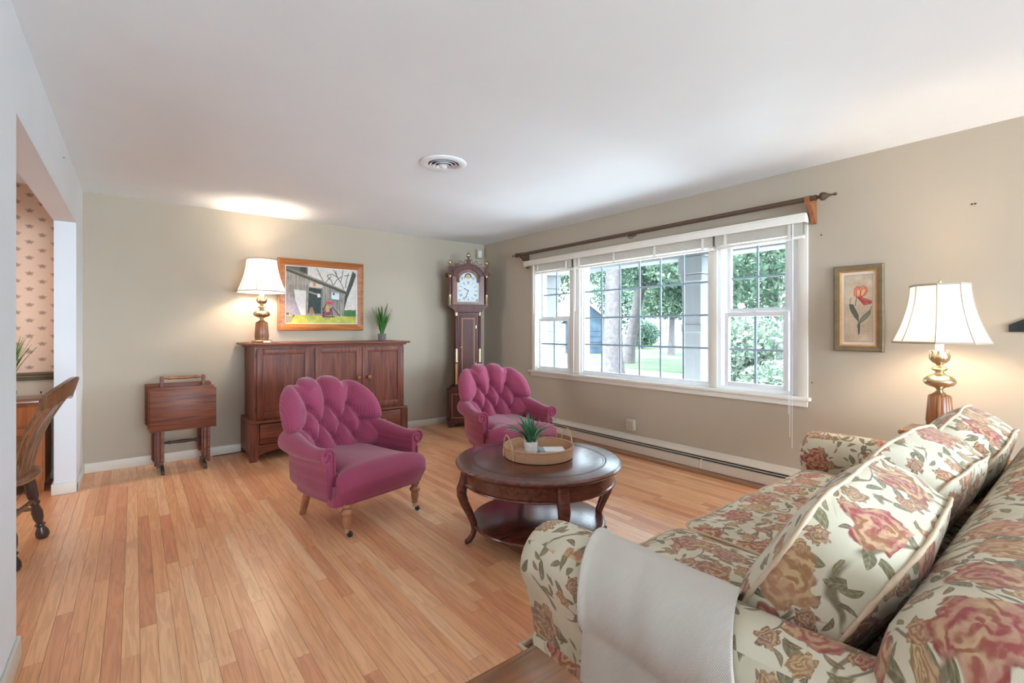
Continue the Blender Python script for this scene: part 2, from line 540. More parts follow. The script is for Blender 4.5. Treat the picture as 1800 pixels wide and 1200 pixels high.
M['legwood'] = wood('chair_leg_beech', lin(136, 84, 56), lin(182, 124, 88), 2, .3)
M['iron'] = plain('caster_iron', lin(60, 72, 76), .35, .1, 30, .5, metal=.8)
M['black'] = plain('black_cord', lin(30, 28, 28), .6, .1, 30)
M['shade'] = shade_mat('linen_lamp_shade')
M['ribtrim'] = plain('shade_seam_trim', lin(176, 160, 142), .8, .05, 40)
M['floral'] = flo()
M['piping'] = plain('cushion_piping', lin(206, 182, 154), .8, .12, 30, bump=.3, bscale=300)
M['pink'] = damask('raspberry_upholstery', lin(150, 64, 90))
M['throw'] = None
M['glass'] = glassy('window_glass')
M['slot'] = plain('heater_slot', lin(34, 40, 40), .6, .1, 20)
M['heater'] = plain('heater_enamel', lin(208, 198, 182), .5, .02, 6, .4)
M['quarter'] = wood('quarter_round', lin(120, 86, 60), lin(164, 122, 88), 1, .5)
M['plate'] = plain('device_plastic', lin(182, 176, 158), .5, .03, 20)
M['wicker'] = None
M['pot'] = plain('white_ceramic', lin(232, 230, 226), .4, .03, 15)
M['stonepot'] = plain('grey_stone_pot', lin(108, 100, 94), .8, .2, 40, bump=.3)
M['soil'] = plain('soil', lin(60, 46, 36), .95, .3, 60)
M['sky_leaf'] = None
def throw_mat():
    a = Mat('woven_throw', .95, .1, sheen=.25)
    p = a.coord('UV'); x, y, z = a.sep(p)
    wv = ((x * 1500 + y * 1500).sin() * .5 + .5) * .6 + a.noise(p, 300, 2) * .4
    a.base(a.mix(wv, lin(192, 182, 170), lin(204, 194, 182))); a.bump(wv, .35, .003)
    return a.m
M['throw'] = throw_mat()
def wick():
    a = Mat('woven_wicker', .7, .3)
    p = a.coord('Object'); x, y, z = a.sep(p)
    th = y.atan2(x)
    wv = ((th * 60).sin() * (z * 700).sin()) * .5 + .5
    nz = a.noise(p, 60, 3)
    a.base(a.mix(wv * .5 + nz * .5, lin(158, 112, 82), lin(206, 164, 130))); a.bump(wv, .5, .003)
    return a.m
M['wicker'] = wick()

# ================================================================== THE ROOM
XL, XR, YB, CE, YF = -0.35, 3.885, 5.53, 2.44, -6.5
XD = -3.3                                   # far side of the dining room
M['subfloor'] = plain('subfloor', lin(92, 58, 38), .8, .1, 10)
floor = struct(MB().box(XD - .1, XR + .15, YF - .1, YB + .1, -.14, -.018).build('floor', M['subfloor']))
# strip planks
PW = .0572
plk = MB().box(-PW / 2 + .0005, PW / 2 - .0005, -.5, .5, -.018, 0).mesh('plank', plank_mat('oak_strip', False))
pm_stuff = plank_mat('oak_strip_joined', True)
yaw = R(38.45)
def proj(x, y, z):
    d = x * math.sin(yaw) + y * math.cos(yaw); r = x * math.cos(yaw) - y * math.sin(yaw)
    return (900 + 836 * r / d, 578.5 - 836 * (z - 1.25) / d) if d > .15 else None
planks = []
x = XD + PW / 2
while x < XR - PW / 2 + .02:
    y = YF - random.random() * .9
    while y < YB:
        L = random.choice((.45, .6, .8, .95, 1.15, 1.4, 1.7)) * random.uniform(.85, 1.15)
        a, b = max(y, YF), min(y + L, YB)
        if b - a > .02:
            if b > -1.2 and not (x < XL - .6 and b < 1.0): planks.append((x, a, b, random.random()))
        y += L
    x += PW
def parea(p):
    x, a, b, _ = p; s = 0; n = max(2, int((b - a) / .08))
    for i in range(n):
        q = a + (b - a) * (i + .5) / n; c = proj(x, q, 0)
        if c and 28 < c[0] < 1300 and 740 < c[1] < 1200:
            if x < XL and not 2.6 < q < 4.9 and x < XL - .05 and c[0] > 134: continue
            d = x * math.sin(yaw) + q * math.cos(yaw)
            s += (b - a) / n / d ** 3
    return s
planks.sort(key=parea, reverse=True)
for (x, a, b, t) in planks[:300]:
    o = bpy.data.objects.new('plank', plk); COL.objects.link(o); o.parent = floor
    o.location = (x, (a + b) / 2, random.uniform(-.0004, .0002)); o.scale = (1, b - a - .001, 1); o['tone'] = t
vs = []; fs = []; tn = []
for (x, a, b, t) in planks[300:]:
    k = len(vs); w = PW / 2 - .0005; a += .0005; b -= .0005
    vs += [(p, q, r) for p in (x - w, x + w) for q in (a, b) for r in (-.018, 0)]
    fs += [tuple(i + k for i in f) for f in ((1, 5, 7, 3), (0, 1, 3, 2), (4, 6, 7, 5), (0, 4, 5, 1), (2, 3, 7, 6))]
    tn += [t] * 5
me = bpy.data.meshes.new('planking'); me.from_pydata(vs, [], fs); me.materials.append(pm_stuff)
at = me.attributes.new('tone', 'FLOAT', 'FACE'); at.data.foreach_set('value', tn)
o = bpy.data.objects.new('planking', me); COL.objects.link(o); o.parent = floor; o['kind'] = 'stuff'

struct(MB().box(XD - .1, XR + .25, YF - .15, YB + .15, CE, CE + .15).build('ceiling', M['ceiling']))
OY0, OY1, OZ, WT = 2.575, 4.946, 2.068, .125     # opening to the dining room
wl = MB().box(XL - WT, XL, YF, OY0, -.12, CE).box(XL - WT, XL, OY0, OY1, OZ, CE).box(XL - WT, XL, OY1, YB, -.12, CE)
wlw = struct(wl.build('wall_left', M['offwhite']))
struct(MB().box(XL - .001, XR + .2, YB, YB + .14, -.12, CE).build('wall_back', M['greige']))
WY0, WY1, WZ0, WZ1 = 1.40, 4.47, .72, 2.06        # picture window opening
wr = MB().box(XR, XR + .2, YF, WY0, -.12, CE).box(XR, XR + .2, WY1, YB, -.12, CE).box(XR, XR + .2, WY0, WY1, -.12, WZ0).box(XR, XR + .2, WY0, WY1, WZ1, CE)
wrw = struct(wr.build('wall_right', M['greige']))
for (y, z) in ((.512, 1.99), (.497, 1.99), (1.30, 1.93), (1.36, .86)):
    MB().lathe([(.004, 0), (.005, .003), (.002, .005)], 8, (XR, y, z), (-1, 0, 0)).build('wall_anchor', M['soil'], wrw)
MB().lathe([(.003, 0), (.004, .004)], 8, (XL, 4.1, 2.33), (1, 0, 0)).build('wall_nail', M['soil'], wlw)
struct(MB().box(XD, XR + .2, YF - .15, YF, -.12, CE).build('wall_behind', M['offwhite']))
# dining room
w2 = struct(empty('added_window', (XD, 3.85, .55)))  # unseen window added behind the dining fill lamp; its panes are opaque
m = MB()
for q in (-1.0, -.03, .95): m.box(.0, .05, q, q + .06, 0, 1.6, .004)
m.box(0, .05, -1, 1.01, 0, .06, .004).box(0, .05, -1, 1.01, 1.55, 1.61, .004)
m.build('frame', M['white'], w2, smooth=40)
for q in (-.94, .03): MB().box(.015, .02, q, q + .91, .06, 1.55).build('pane', M['white'], w2)
struct(MB().box(XD, XL - .001, YB, YB + .14, -.12, CE).build('wall_dining', wallpaper()))
struct(MB().box(XD - .12, XD, YF, YB, -.12, CE).build('wall_far_left', M['offwhite']))
M['olive'] = plain('olive_rail_paint', lin(110, 88, 58), .45, .08, 20)
M['wains'] = plain('wainscot_paint', lin(214, 196, 174), .6, .03, 10)
struct(MB().box(XD, XL - WT, YB - .012, YB, .0, .83).build('trim_1', M['wains']), 'pale wainscot below the wallpaper')
struct(MB().box(XD, XL - WT, YB - .03, YB, .83, .85, .004).box(XD, XL - WT, YB - .05, YB, .85, .875, .006).box(XD, XL - WT, YB - .035, YB, .875, .895, .004).build('trim_2', M['olive'], smooth=40), 'olive chair rail below the wallpaper')

def base_run(name, pts, h=.085):
    m = MB()
    for (x0, x1, y0, y1) in pts:
        m.box(x0, x1, y0, y1, .0, h, .005)
    return struct(m.build(name, M['trim'], smooth=40))
T = .014
base_run('baseboard_back', [(XL, XR, YB - T, YB)])
base_run('baseboard_left', [(XL, XL + T, YF, OY0 + T), (XL - WT, XL + T, OY0, OY0 + T), (XL, XL + T, OY1 - T, YB - T), (XL - WT - T, XL + T, OY1 - T, OY1), (XL - WT - T, XL - WT, OY1, YB - T), (XD, XL - WT - T, YB - T - .012, YB - .012)])

# ------------------------------------------------------------------ picture window
XW = 3.955; K = XW / XR
def ky(y): return y * K
def kz(z): return (z - 1.25) * K + 1.25
win = struct(empty('window_1', (XW, 0, 0)))
fr = MB()
for (a, b) in ((1.36, 1.50), (2.03, 2.14), (3.61, 3.80), (4.36, 4.58)):
    fr.box(-.035, .09, ky(a), ky(b), WZ0, WZ1, .004)
fr.box(-.033, .085, ky(1.365), ky(4.575), WZ0 + .002, .775, .004).box(-.033, .085, ky(1.365), ky(4.575), 1.99, WZ1 - .002, .004)
fr.build('frame', M['white'], win, smooth=40)
cs = MB()
for y0, y1 in ((1.385, 1.455), (4.42, 4.487)):
    cs.box(-.082, -.036, y0, y1, WZ0, WZ1, .004)
for a, b in ((2.055, 2.125), (3.63, 3.78)):
    cs.box(-.06, -.036, ky(a), ky(b), WZ0 + .03, WZ1, .006)
cs.build('casing', M['trim'], win, smooth=40)
MB().box(-.115, -.02, 1.365, 4.52, .722, .748, .006).build('sill', M['trim'], win, smooth=40)
MB().box(-.088, -.071, 1.385, 4.50, .676, .722, .004).build('apron', M['trim'], win, smooth=40)
def sash(y0, y1, z0, z1, dx, rail, cols, rows, name='sash', brail=None):
    y0, y1, z0, z1 = ky(y0), ky(y1), kz(z0), kz(z1)
    r = rail; br = brail or rail
    m = MB().box(dx - .018, dx + .018, y0 - r, y0, z0 - br, z1 + r, .003).box(dx - .018, dx + .018, y1, y1 + r, z0 - br, z1 + r, .003)
    m.box(dx - .018, dx + .018, y0, y1, z0 - br, z0, .003).box(dx - .018, dx + .018, y0, y1, z1, z1 + r, .003)
    s = m.build(name, M['white'], win, smooth=40)
    g = .009
    cw = (y1 - y0) / cols; rh = (z1 - z0) / rows
    for i in range(1, cols): MB().box(dx - .006, dx + .006, y0 + cw * i - g, y0 + cw * i + g, z0, z1, .002).build('muntin', M['muntin'], s)
    for j in range(1, rows): MB().box(dx - .0055, dx + .0055, y0, y1, z0 + rh * j - g, z0 + rh * j + g, .002).build('muntin', M['muntin'], s)
    pane = None
    for i in range(cols):
        for j in range(rows):
            if pane is None: pane = MB().box(-.002, .002, -cw / 2 + .003, cw / 2 - .003, -rh / 2 + .003, rh / 2 - .003).build('pane', M['glass'], s)
            else: pane = inst(pane, s)
            pane.location = (dx, y0 + cw * (i + .5), z0 + rh * (j + .5))
    return s
sash(2.16, 3.595, .80, 1.945, .0, .018, 6, 4)
sash(1.548, 1.97, .818, 1.352, -.012, .035, 2, 2, brail=.05)
sash(1.548, 1.97, 1.42, 1.92, .026, .035, 2, 2)
sash(3.845, 4.30, .806, 1.345, -.012, .035, 2, 2, brail=.05)
sash(3.845, 4.30, 1.40, 1.92, .026, .035, 2, 2)
for yc in (1.76, 4.07):
    MB().box(-.045, -.02, ky(yc) - .02, ky(yc) + .02, kz(1.385), kz(1.40), .004).build('sash_lock', M['white'], win, smooth=40)

# valance, blinds, curtain rod
va = MB().box(3.79, 3.806, 1.372, 4.545, 2.026, 2.09, .004).box(3.783, 3.80, 1.366, 4.551, 2.078, 2.092, .004).box(3.80, XR, 1.372, 1.386, 2.026, 2.09, .003).box(3.80, XR, 4.531, 4.545, 2.026, 2.09, .003).box(3.80, XR, 1.38, 4.54, 2.075, 2.09)
tag(va.build('window_valance', M['trim'], smooth=40), 'long white box valance over the picture window', 'valance')
def blind(y0, y1, label, cords, wand):
    t = thing('window_blind', label, 'blind', (3.845, (y0 + y1) / 2, 2.07), 0, 'raised mini blinds')
    w = (y1 - y0) / 2
    MB().box(-.018, .02, -w, w, -.03, .0, .003).build('head_rail', M['blind'], t, smooth=40)
    for k in range(13):
        z = -.036 - k * .0072
        pts = [(-.024 + .048 * i / 4, z + .004 * (1 - (i / 2 - 1) ** 2)) for i in range(5)]
        m = MB()
        vs = [(a, q, b) for a, b in pts for q in (-w, w)] + [(a, q, b + .0042) for a, b in pts for q in (-w, w)]
        fs = [(2 * i, 2 * i + 1, 2 * i + 3, 2 * i + 2) for i in range(4)] + [(10 + 2 * i, 12 + 2 * i, 13 + 2 * i, 11 + 2 * i) for i in range(4)]
        fs += [(0, 10, 11, 1), (8, 9, 19, 18)]
        m.add(vs, fs).build('slat', M['blind'], t, smooth=30)
    MB().box(-.022, .022, -w, w, -.152, -.134, .004).build('bottom_rail', M['blind'], t, smooth=40)
    n = max(2, int((y1 - y0) / .42) + 1)
    for k in range(n):
        q = -w + .09 + (2 * w - .18) * k / (n - 1)
        MB().box(-.027, -.0255, q - .012, q + .012, -.15, -.03).build('ladder_tape', M['blind'], t)
    for q, zz in cords: MB().tube([(-.028, q, -.02), (-.029, q, -.6), (-.03, q + .004, zz)], .0014, 5).build('lift_cord', M['white'], t)
    for q, zz in wand: MB().tube([(-.03, q, -.02), (-.031, q, zz)], .004, 6).build('tilt_wand', M['white'], t)
blind(3.74, 4.40, 'short raised mini blind over the left sash', [(-.30, -.5)], [(.31, -.62)])
blind(2.09, 3.72, 'wide raised mini blind over the central picture pane', [(.80, -1.3), (.795, -1.34)], [(.78, -.62)])
blind(1.40, 2.07, 'short raised mini blind over the right sash', [(-.245, -1.45), (-.255, -1.62), (-.27, -1.7)], [(-.27, -.75)])
rod = thing('curtain_rod', 'long dark wooden curtain rod on scrolled brackets above the window', 'curtain rod', (3.765, 0, 2.178))
MB().lathe([(.019, 1.30), (.019, 4.60)], 16, (0, 0, 0), (0, 1, 0)).build('rod', M['brownmetal'], rod, smooth=40)
fin = [(.021, 0), (.021, .012), (.013, .018), (.013, .03), (.026, .036), (.03, .05), (.026, .066), (.014, .082), (.008, .10), (.005, .115), (.009, .12), (.011, .127), (.008, .134), (.002, .137)]
MB().lathe(fin, 16, (0, 1.302, 0), (0, -1, 0)).build('finial', M['brownmetal'], rod, smooth=50)
MB().lathe(fin, 16, (0, 4.598, 0), (0, 1, 0)).build('finial', M['brownmetal'], rod, smooth=50)
def bracket(y, m):
    prof = [(.12, .012), (.12, -.16), (.105, -.165), (.09, -.155), (.08, -.12), (.055, -.085), (.02, -.05), (-.012, -.035), (-.022, -.01), (-.02, .018), (.02, .028), (.06, .02)]
    return MB().prism([(a, b) for a, b in prof], y - .016, y + .016, 'XZ').build('bracket', m, rod)
M['bracketwood'] = wood('bracket_oak', lin(116, 66, 36), lin(166, 104, 62), 2, .4)
bracket(1.345, M['bracketwood']); bracket(4.56, M['brownmetal'])
b = MB().tube([(.12, 2.92, .0), (.03, 2.92, -.02), (-.01, 2.92, -.03), (-.028, 2.92, -.01)], .006, 8).tube([(0, 2.92 + .03 * math.cos(i / 12 * 2 * PI) - .03, -.035 + .012 * math.sin(i / 12 * 2 * PI)) for i in range(12)], .004, 6, True)
b.build('hook', M['brownmetal'], rod, smooth=60)

# baseboard heater, outlets, vent, speaker
ht = thing('baseboard_heater', 'long beige baseboard heater under the window with two dark slots', 'heater', (XR, 0, 0))
y0h, y1h = -1.2, 4.95
MB().prism([(0, .045), (-.055, .045), (-.058, .116), (-.05, .128)][:3] + [(-.058, .118), (-.04, .121), (0, .121)], y0h, y1h, 'XZ').build('front_cover', M['heater'], ht)
MB().box(-.052, 0, y0h, y1h, .136, .142).build('damper', M['heater'], ht)
MB().box(-.030, -.001, y0h, y1h, .119, .168).build('fin_slot', M['slot'], ht)
MB().prism([(0, .162), (-.058, .158), (-.056, .168), (-.04, .19), (0, .205)], y0h, y1h, 'XZ').build('top_cover', M['heater'], ht)
MB().box(-.062, 0, y1h, y1h + .04, .02, .205, .006).build('end_cap', M['heater'], ht)
MB().box(-.06, 0, 2.2, 2.206, .05, .127).build('cover_joint', M['trim'], ht)
struct(MB().prism([(XR, 0), (XR - .075, 0), (XR - .075, .02), (XR - .062, .04), (XR, .045)], y0h, y1h, 'XZ').build('trim_3', M['quarter']), 'brown wood strip under the heater')
jk = thing('wall_socket', 'grey telephone junction box on the wall under the window', 'socket', (XR, 2.965, .305))
MB().box(-.04, 0, -.048, .048, -.055, .055, .008).build('housing', M['plate'], jk, smooth=40)
for i in range(2):
    for j in range(3): MB().box(-.043, -.039, -.03 + i * .03, -.01 + i * .03, -.04 + j * .025, -.022 + j * .025, .002).build('port', M['ribtrim'], jk)
ou = thing('wall_outlet', 'ivory electrical outlet on the back wall beside the clock', 'outlet', (3.23, YB, .315))
MB().box(-.035, .035, -.007, 0, -.057, .057, .004).build('cover_plate', M['plate'], ou, smooth=40)
for s in (-1, 1): MB().box(-.016, .016, -.010, -.006, s * .024 - .014, s * .024 + .014, .004).build('receptacle', M['ribtrim'], ou, smooth=40)
spk = thing('motion_sensor', 'small beige wall sensor high in the corner above the clock', 'sensor', (3.775, YB - .002, 2.30))
MB().box(-.042, .042, -.06, 0, -.065, .065, .008).build('housing', M['plate'], spk, smooth=40)
MB().box(-.028, .028, -.064, -.055, -.05, .04, .006).build('lens', M['trim'], spk, smooth=40)
vn = thing('ceiling_vent', 'round white ceiling vent with concentric rings', 'vent', (1.735, 2.975, CE))
MB().lathe([(.165, -.001), (.165, -.006), (.150, -.014), (.118, -.016), (.108, -.010), (.108, -.002), (.118, -.001)], 48, cap=False).build('flange', M['white'], vn, smooth=35)
MB().lathe([(.110, -.0015), (.110, -.0035)], 48).build('duct_backing', M['slot'], vn)
for r0, z0 in ((.098, -.014), (.074, -.020), (.050, -.026)):
    MB().lathe([(r0 - .018, z0 + .012), (r0, z0 - .004), (r0 + .003, z0 - .003), (r0 - .014, z0 + .014)], 48, cap=False).build('ring', M['white'], vn, smooth=35)
MB().lathe([(.001, -.036), (.014, -.035), (.024, -.030), (.026, -.022), (.012, -.006), (.012, -.002)], 32).build('hub', M['white'], vn, smooth=40)
pl_ = thing('wall_plaque', 'dark grey pointed wall plaque at the right photo edge', 'plaque', (XR, .285, 1.235))
MB().prism([(-.075, 0), (.05, 0), (.05, .075), (.045, .08), (.0, .08), (-.075, .04)], -.012, 0, 'YZ').xf(Matrix.Scale(-1, 4, (0, 1, 0))).build('panel', M['slot'], pl_)
MB().prism([(-.05, .01), (.04, .01), (.04, .06), (.0, .06), (-.05, .03)], -.016, -.012, 'YZ').xf(Matrix.Scale(-1, 4, (0, 1, 0))).build('inset', M['black'], pl_)

# ================================================================== OUTDOORS
GZ = -.5
OUT = .30                                      # outdoor reflectances are low against the bright sky
def gmat(name, c1, c2, sc_):
    a = Mat(name, .95, .1); p = a.coord('Position')
    c1, c2 = (tuple(q * OUT for q in c[:3]) + (1,) for c in (c1, c2))
    a.base(a.ramp(a.noise(p, sc_, 4), [(.35, c1), (.65, c2)])); return a.m
struct(MB().box(4.0, 120, -60, 140, GZ - .2, GZ).build('lawn_ground', gmat('lawn', lin(104, 136, 96), lin(138, 164, 116), .7)))
def strip(name, pts, z, m): return struct(MB().prism(pts, GZ, z, 'XY').build(name, m))
strip('road', [(8.0, -40), (8.0, 8), (7.5, 30), (10, 70), (19, 70), (17.5, 32), (16.5, 8), (16.5, -40)], GZ + .03, gmat('road_concrete', lin(206, 204, 204), lin(226, 222, 218), .5))
strip('planting_bed', [(4.3, -4), (4.3, 9), (7.2, 9), (7.4, 4.8), (7.2, -4)], GZ + .05, gmat('mulch', lin(150, 128, 124), lin(184, 166, 160), 3))
M['porch'] = gmat('porch_paint', lin(226, 228, 230), lin(232, 234, 236), 1)
struct(MB().box(4.09, 5.75, -4, 9, GZ, -.15).build('porch_deck', gmat('porch_concrete', lin(190, 190, 190), lin(205, 204, 202), 1)))
po = thing('porch_roof', 'white porch ceiling and beam outside the window', 'porch', (4.09, 2.5, 2.14))
MB().box(0, 2.0, -6.5, 6.5, .30, .36).build('soffit', M['porch'], po)
MB().box(1.28, 1.55, -6.5, 6.5, 0, .30, .01).build('beam', M['porch'], po)
MB().box(-.0, 2.1, -6.6, 6.6, .36, .5).build('roof_slab', M['stonepot'], po)
def column(y, label):
    c = thing('porch_column', label, 'column', (5.5, y, -.15), 0, 'porch columns')
    MB().box(-.125, .125, -.125, .125, 0, 2.14, .01).build('shaft', M['porch'], c)
    MB().box(-.15, .15, -.15, .15, 0, .2, .01).build('plinth', M['porch'], c)
    MB().box(-.145, .145, -.145, .145, 1.98, 2.08, .02).box(-.16, .16, -.16, .16, 2.08, 2.29, .01).build('capital', M['porch'], c)
    MB().box(-.135, .135, -.135, .135, 1.36, 1.46, .01).build('band', M['porch'], c)
column(3.22, 'white square porch column outside the central window pane')
column(5.96, 'white square porch column outside the left window sash')
M['bark'] = gmat('bark', lin(140, 132, 132), lin(164, 155, 152), 9)
LV = [leaf_mat('leaves_%d' % i, [(q, tuple(v * OUT for v in c[:3]) + (1,)) for q, c in st]) for i, st in enumerate((
    [(0, lin(108, 144, 120)), (.5, lin(146, 178, 148)), (1, lin(196, 214, 184))],
    [(0, lin(92, 130, 112)), (.5, lin(126, 162, 138)), (1, lin(172, 198, 172))],
    [(0, lin(128, 162, 134)), (.5, lin(180, 202, 176)), (1, lin(226, 232, 214))]))]
def crown(blobs, n, size, seed, squash=1.0):
    g = np.random.default_rng(seed); m = MB(); vs = []; fs = []
    for (cx, cy, cz, rx, ry, rz, w) in blobs:
        for _ in range(int(n * w)):
            d = g.normal(size=3); d /= np.linalg.norm(d); r = g.random() ** .45
            p = np.array([cx + d[0] * rx * r, cy + d[1] * ry * r, cz + d[2] * rz * r])
            a = g.normal(size=3); a /= np.linalg.norm(a); b = np.cross(a, g.normal(size=3)); b /= np.linalg.norm(b)
            s = size * g.uniform(.6, 1.4); k = len(vs)
            vs += [tuple(p - a * s), tuple(p + b * s * .45), tuple(p + a * s), tuple(p - b * s * .45)]
            fs.append((k, k + 1, k + 2, k + 3))
    return m.add(vs, fs)
def tree(label, x, y, h, r0, blobs, n, size, seed, lm, lean=0.0, limbs=(), group='trees across the street', flare=1.5):
    t = thing('tree', label, 'tree', (x, y, GZ), 0, group)
    pts = []; rad = []
    for i in range(12):
        f = i / 11
        pts.append((lean * f * .6 + .04 * math.sin(f * 7 + seed), -lean * f * .8 + .04 * math.cos(f * 5 + seed), h * f))
        rad.append(r0 * (1 - .35 * f) * (1 + (flare - 1) * math.exp(-f * 14)))
    MB().tube(pts, rad, 14).build('trunk', M['bark'], t, smooth=60)
    for (a, z, L, rr) in limbs:
        MB().tube([(math.cos(a) * L * f + pts[int(z * 11)][0], math.sin(a) * L * f + pts[int(z * 11)][1], h * z + L * (.75 * f - .25 * f * f)) for f in (0, .25, .5, .75, 1)], [rr, rr * .8, rr * .6, rr * .4, rr * .2], 8).build('limb', M['bark'], t, smooth=60)
    if blobs: crown(blobs, n, size, seed).build('crown', lm, t)
    return t
tree('large pale tree trunk filling the left of the central window', 13, 10.8, 9, .31, [(0, 0, 7, 4, 4, 2.4, .6), (-1.5, 1.6, 4.3, 1.6, 1.5, .9, .35), (1.6, -2.0, 4.2, 1.7, 1.7, 1.1, .4), (0, 3.4, 4.0, 1.7, 1.5, 1.3, .35)], 6500, .10, 3, LV[0], .2, [(2.4, .5, 2.5, .12), (-.8, .48, 2.6, .12), (4.2, .55, 2.2, .1)])
tree('leaning tree trunk just right of the large pale trunk', 20, 15.6, 9, .28, [(0, 0, 5.6, 3.4, 3.4, 1.8, 1), (1, -3, 4.4, 2.0, 2, 1.2, .4)], 7000, .12, 4, LV[1], 1.6, [(-1.2, .4, 3, .1)])
tree('slender tree left of the porch column in the window', 29, 18.8, 10, .19, [(0, 0, 5.8, 3.6, 3.6, 2.8, 1), (0, 0, 3.6, 2.8, 2.8, 1.2, .35)], 7000, .15, 5, LV[0], .1)
tree('dark slim tree trunk beside the porch column', 21, 12.0, 10, .2, [(0, 0, 6.0, 2.6, 2.6, 2.6, 1), (.4, .6, 4.0, 2.0, 2.0, 1.2, .4)], 7000, .12, 6, LV[1], -.4, [(.5, .45, 2, .08)])
tree('leafy tree beyond the shed seen through the left panes', 38, 30.5, 8, .22, [(0, 0, 5.0, 4, 4, 3.4, 1)], 5200, .18, 7, LV[1])
tree('tall leafy tree filling the upper right sash', 19, 8.0, 8, .24, [(0, 0, 4.2, 3.6, 3.2, 3.6, 1.3)], 9000, .11, 8, LV[0])
tree('pale leafy tree behind the shrub in the right sash', 15, 2.6, 7, .2, [(0, 0, 3.4, 3.0, 3.0, 3.2, 1.2)], 8000, .10, 9, LV[2])
tree('bushy tree filling the gap above the far pale house', 44, 23, 9, .2, [(0, 0, 5.5, 5, 5, 3.6, 1)], 6000, .2, 10, LV[0])
def shrub(label, x, y, rx, ry, rz, n, size, seed, lm):
    s = thing('shrub', label, 'shrub', (x, y, GZ + .02), 0, 'shrubs outside')
    MB().tube([(0, 0, 0), (.03, .02, rz * .8)], [.05, .02], 8).build('stem', M['bark'], s)
    crown([(0, 0, rz, rx, ry, rz * .98, 1)], n, size, seed).build('foliage', lm, s)
shrub('pale flowering shrub in the lower right sash', 11.6, 5.5, 1.5, 1.4, 1.05, 6500, .075, 21, LV[2])
shrub('rounded green shrub behind the right porch column', 9.2, 3.5, 1.1, 1.0, .6, 4500, .055, 22, LV[2])
shrub('dark round bush on the lawn between the trunks', 36, 26.4, 1.6, 1.6, 1.3, 3500, .12, 23, LV[1])
M['siding'] = gmat('siding_white', lin(216, 216, 220), lin(232, 230, 230), .5)
M['roofing'] = gmat('roof_shingle', lin(196, 186, 180), lin(214, 204, 198), 2)
M['shedwall'] = gmat('shed_boards', lin(92, 112, 132), lin(116, 134, 150), 2)
M['farglass'] = plain('house_window_glass', lin(96, 116, 132), .2, .1, 3)
def house(label, x, y, w, d, h, rh, wall, rz, name='house', wins=4):
    t = thing(name, label, name, (x, y, GZ), rz)
    MB().box(-d / 2, d / 2, -w / 2, w / 2, 0, h).build('wall', wall, t)
    MB().prism([(-w / 2, h), (w / 2, h), (0, h + rh)], -d / 2, d / 2, 'YZ').build('gable', wall, t)
    MB().prism([(-w / 2 - .3, h - .2), (0, h + rh), (w / 2 + .3, h - .2), (w / 2 + .3, h - .02), (0, h + rh + .2), (-w / 2 - .3, h - .02)], -d / 2 - .3, d / 2 + .3, 'YZ').build('roof', M['roofing'], t)
    for k in range(wins):
        yy = -w / 2 + w * (k + .5) / wins
        f = MB().box(-d / 2 - .06, -d / 2, yy - .5, yy + .5, h * .35, h * .8).build('window', M['white'], t)
        for s in (-1, 1): MB().box(-d / 2 - .08, -d / 2 - .05, yy + s * .24 - .2, yy + s * .24 + .2, h * .4, h * .75).build('pane', M['farglass'], f)
    for k in range(int(h / .4)):
        MB().box(-d / 2 - .03, -d / 2, -w / 2, w / 2, .4 * k + .02, .4 * k + .36).build('siding_board', wall, t)
house('white gabled house far beyond the left sash', 33, 38.5, 7, 7, 3.0, 2.2, M['siding'], R(40), wins=3)
house('dark blue shed beside the large pale trunk', 27, 24.8, 3.0, 3.2, 2.4, 1.3, M['shedwall'], R(40), 'shed', wins=0)
house('pale house across the street behind the slim trunks', 58, 36, 13, 8, 3.2, 2.2, M['siding'], R(30), wins=4)

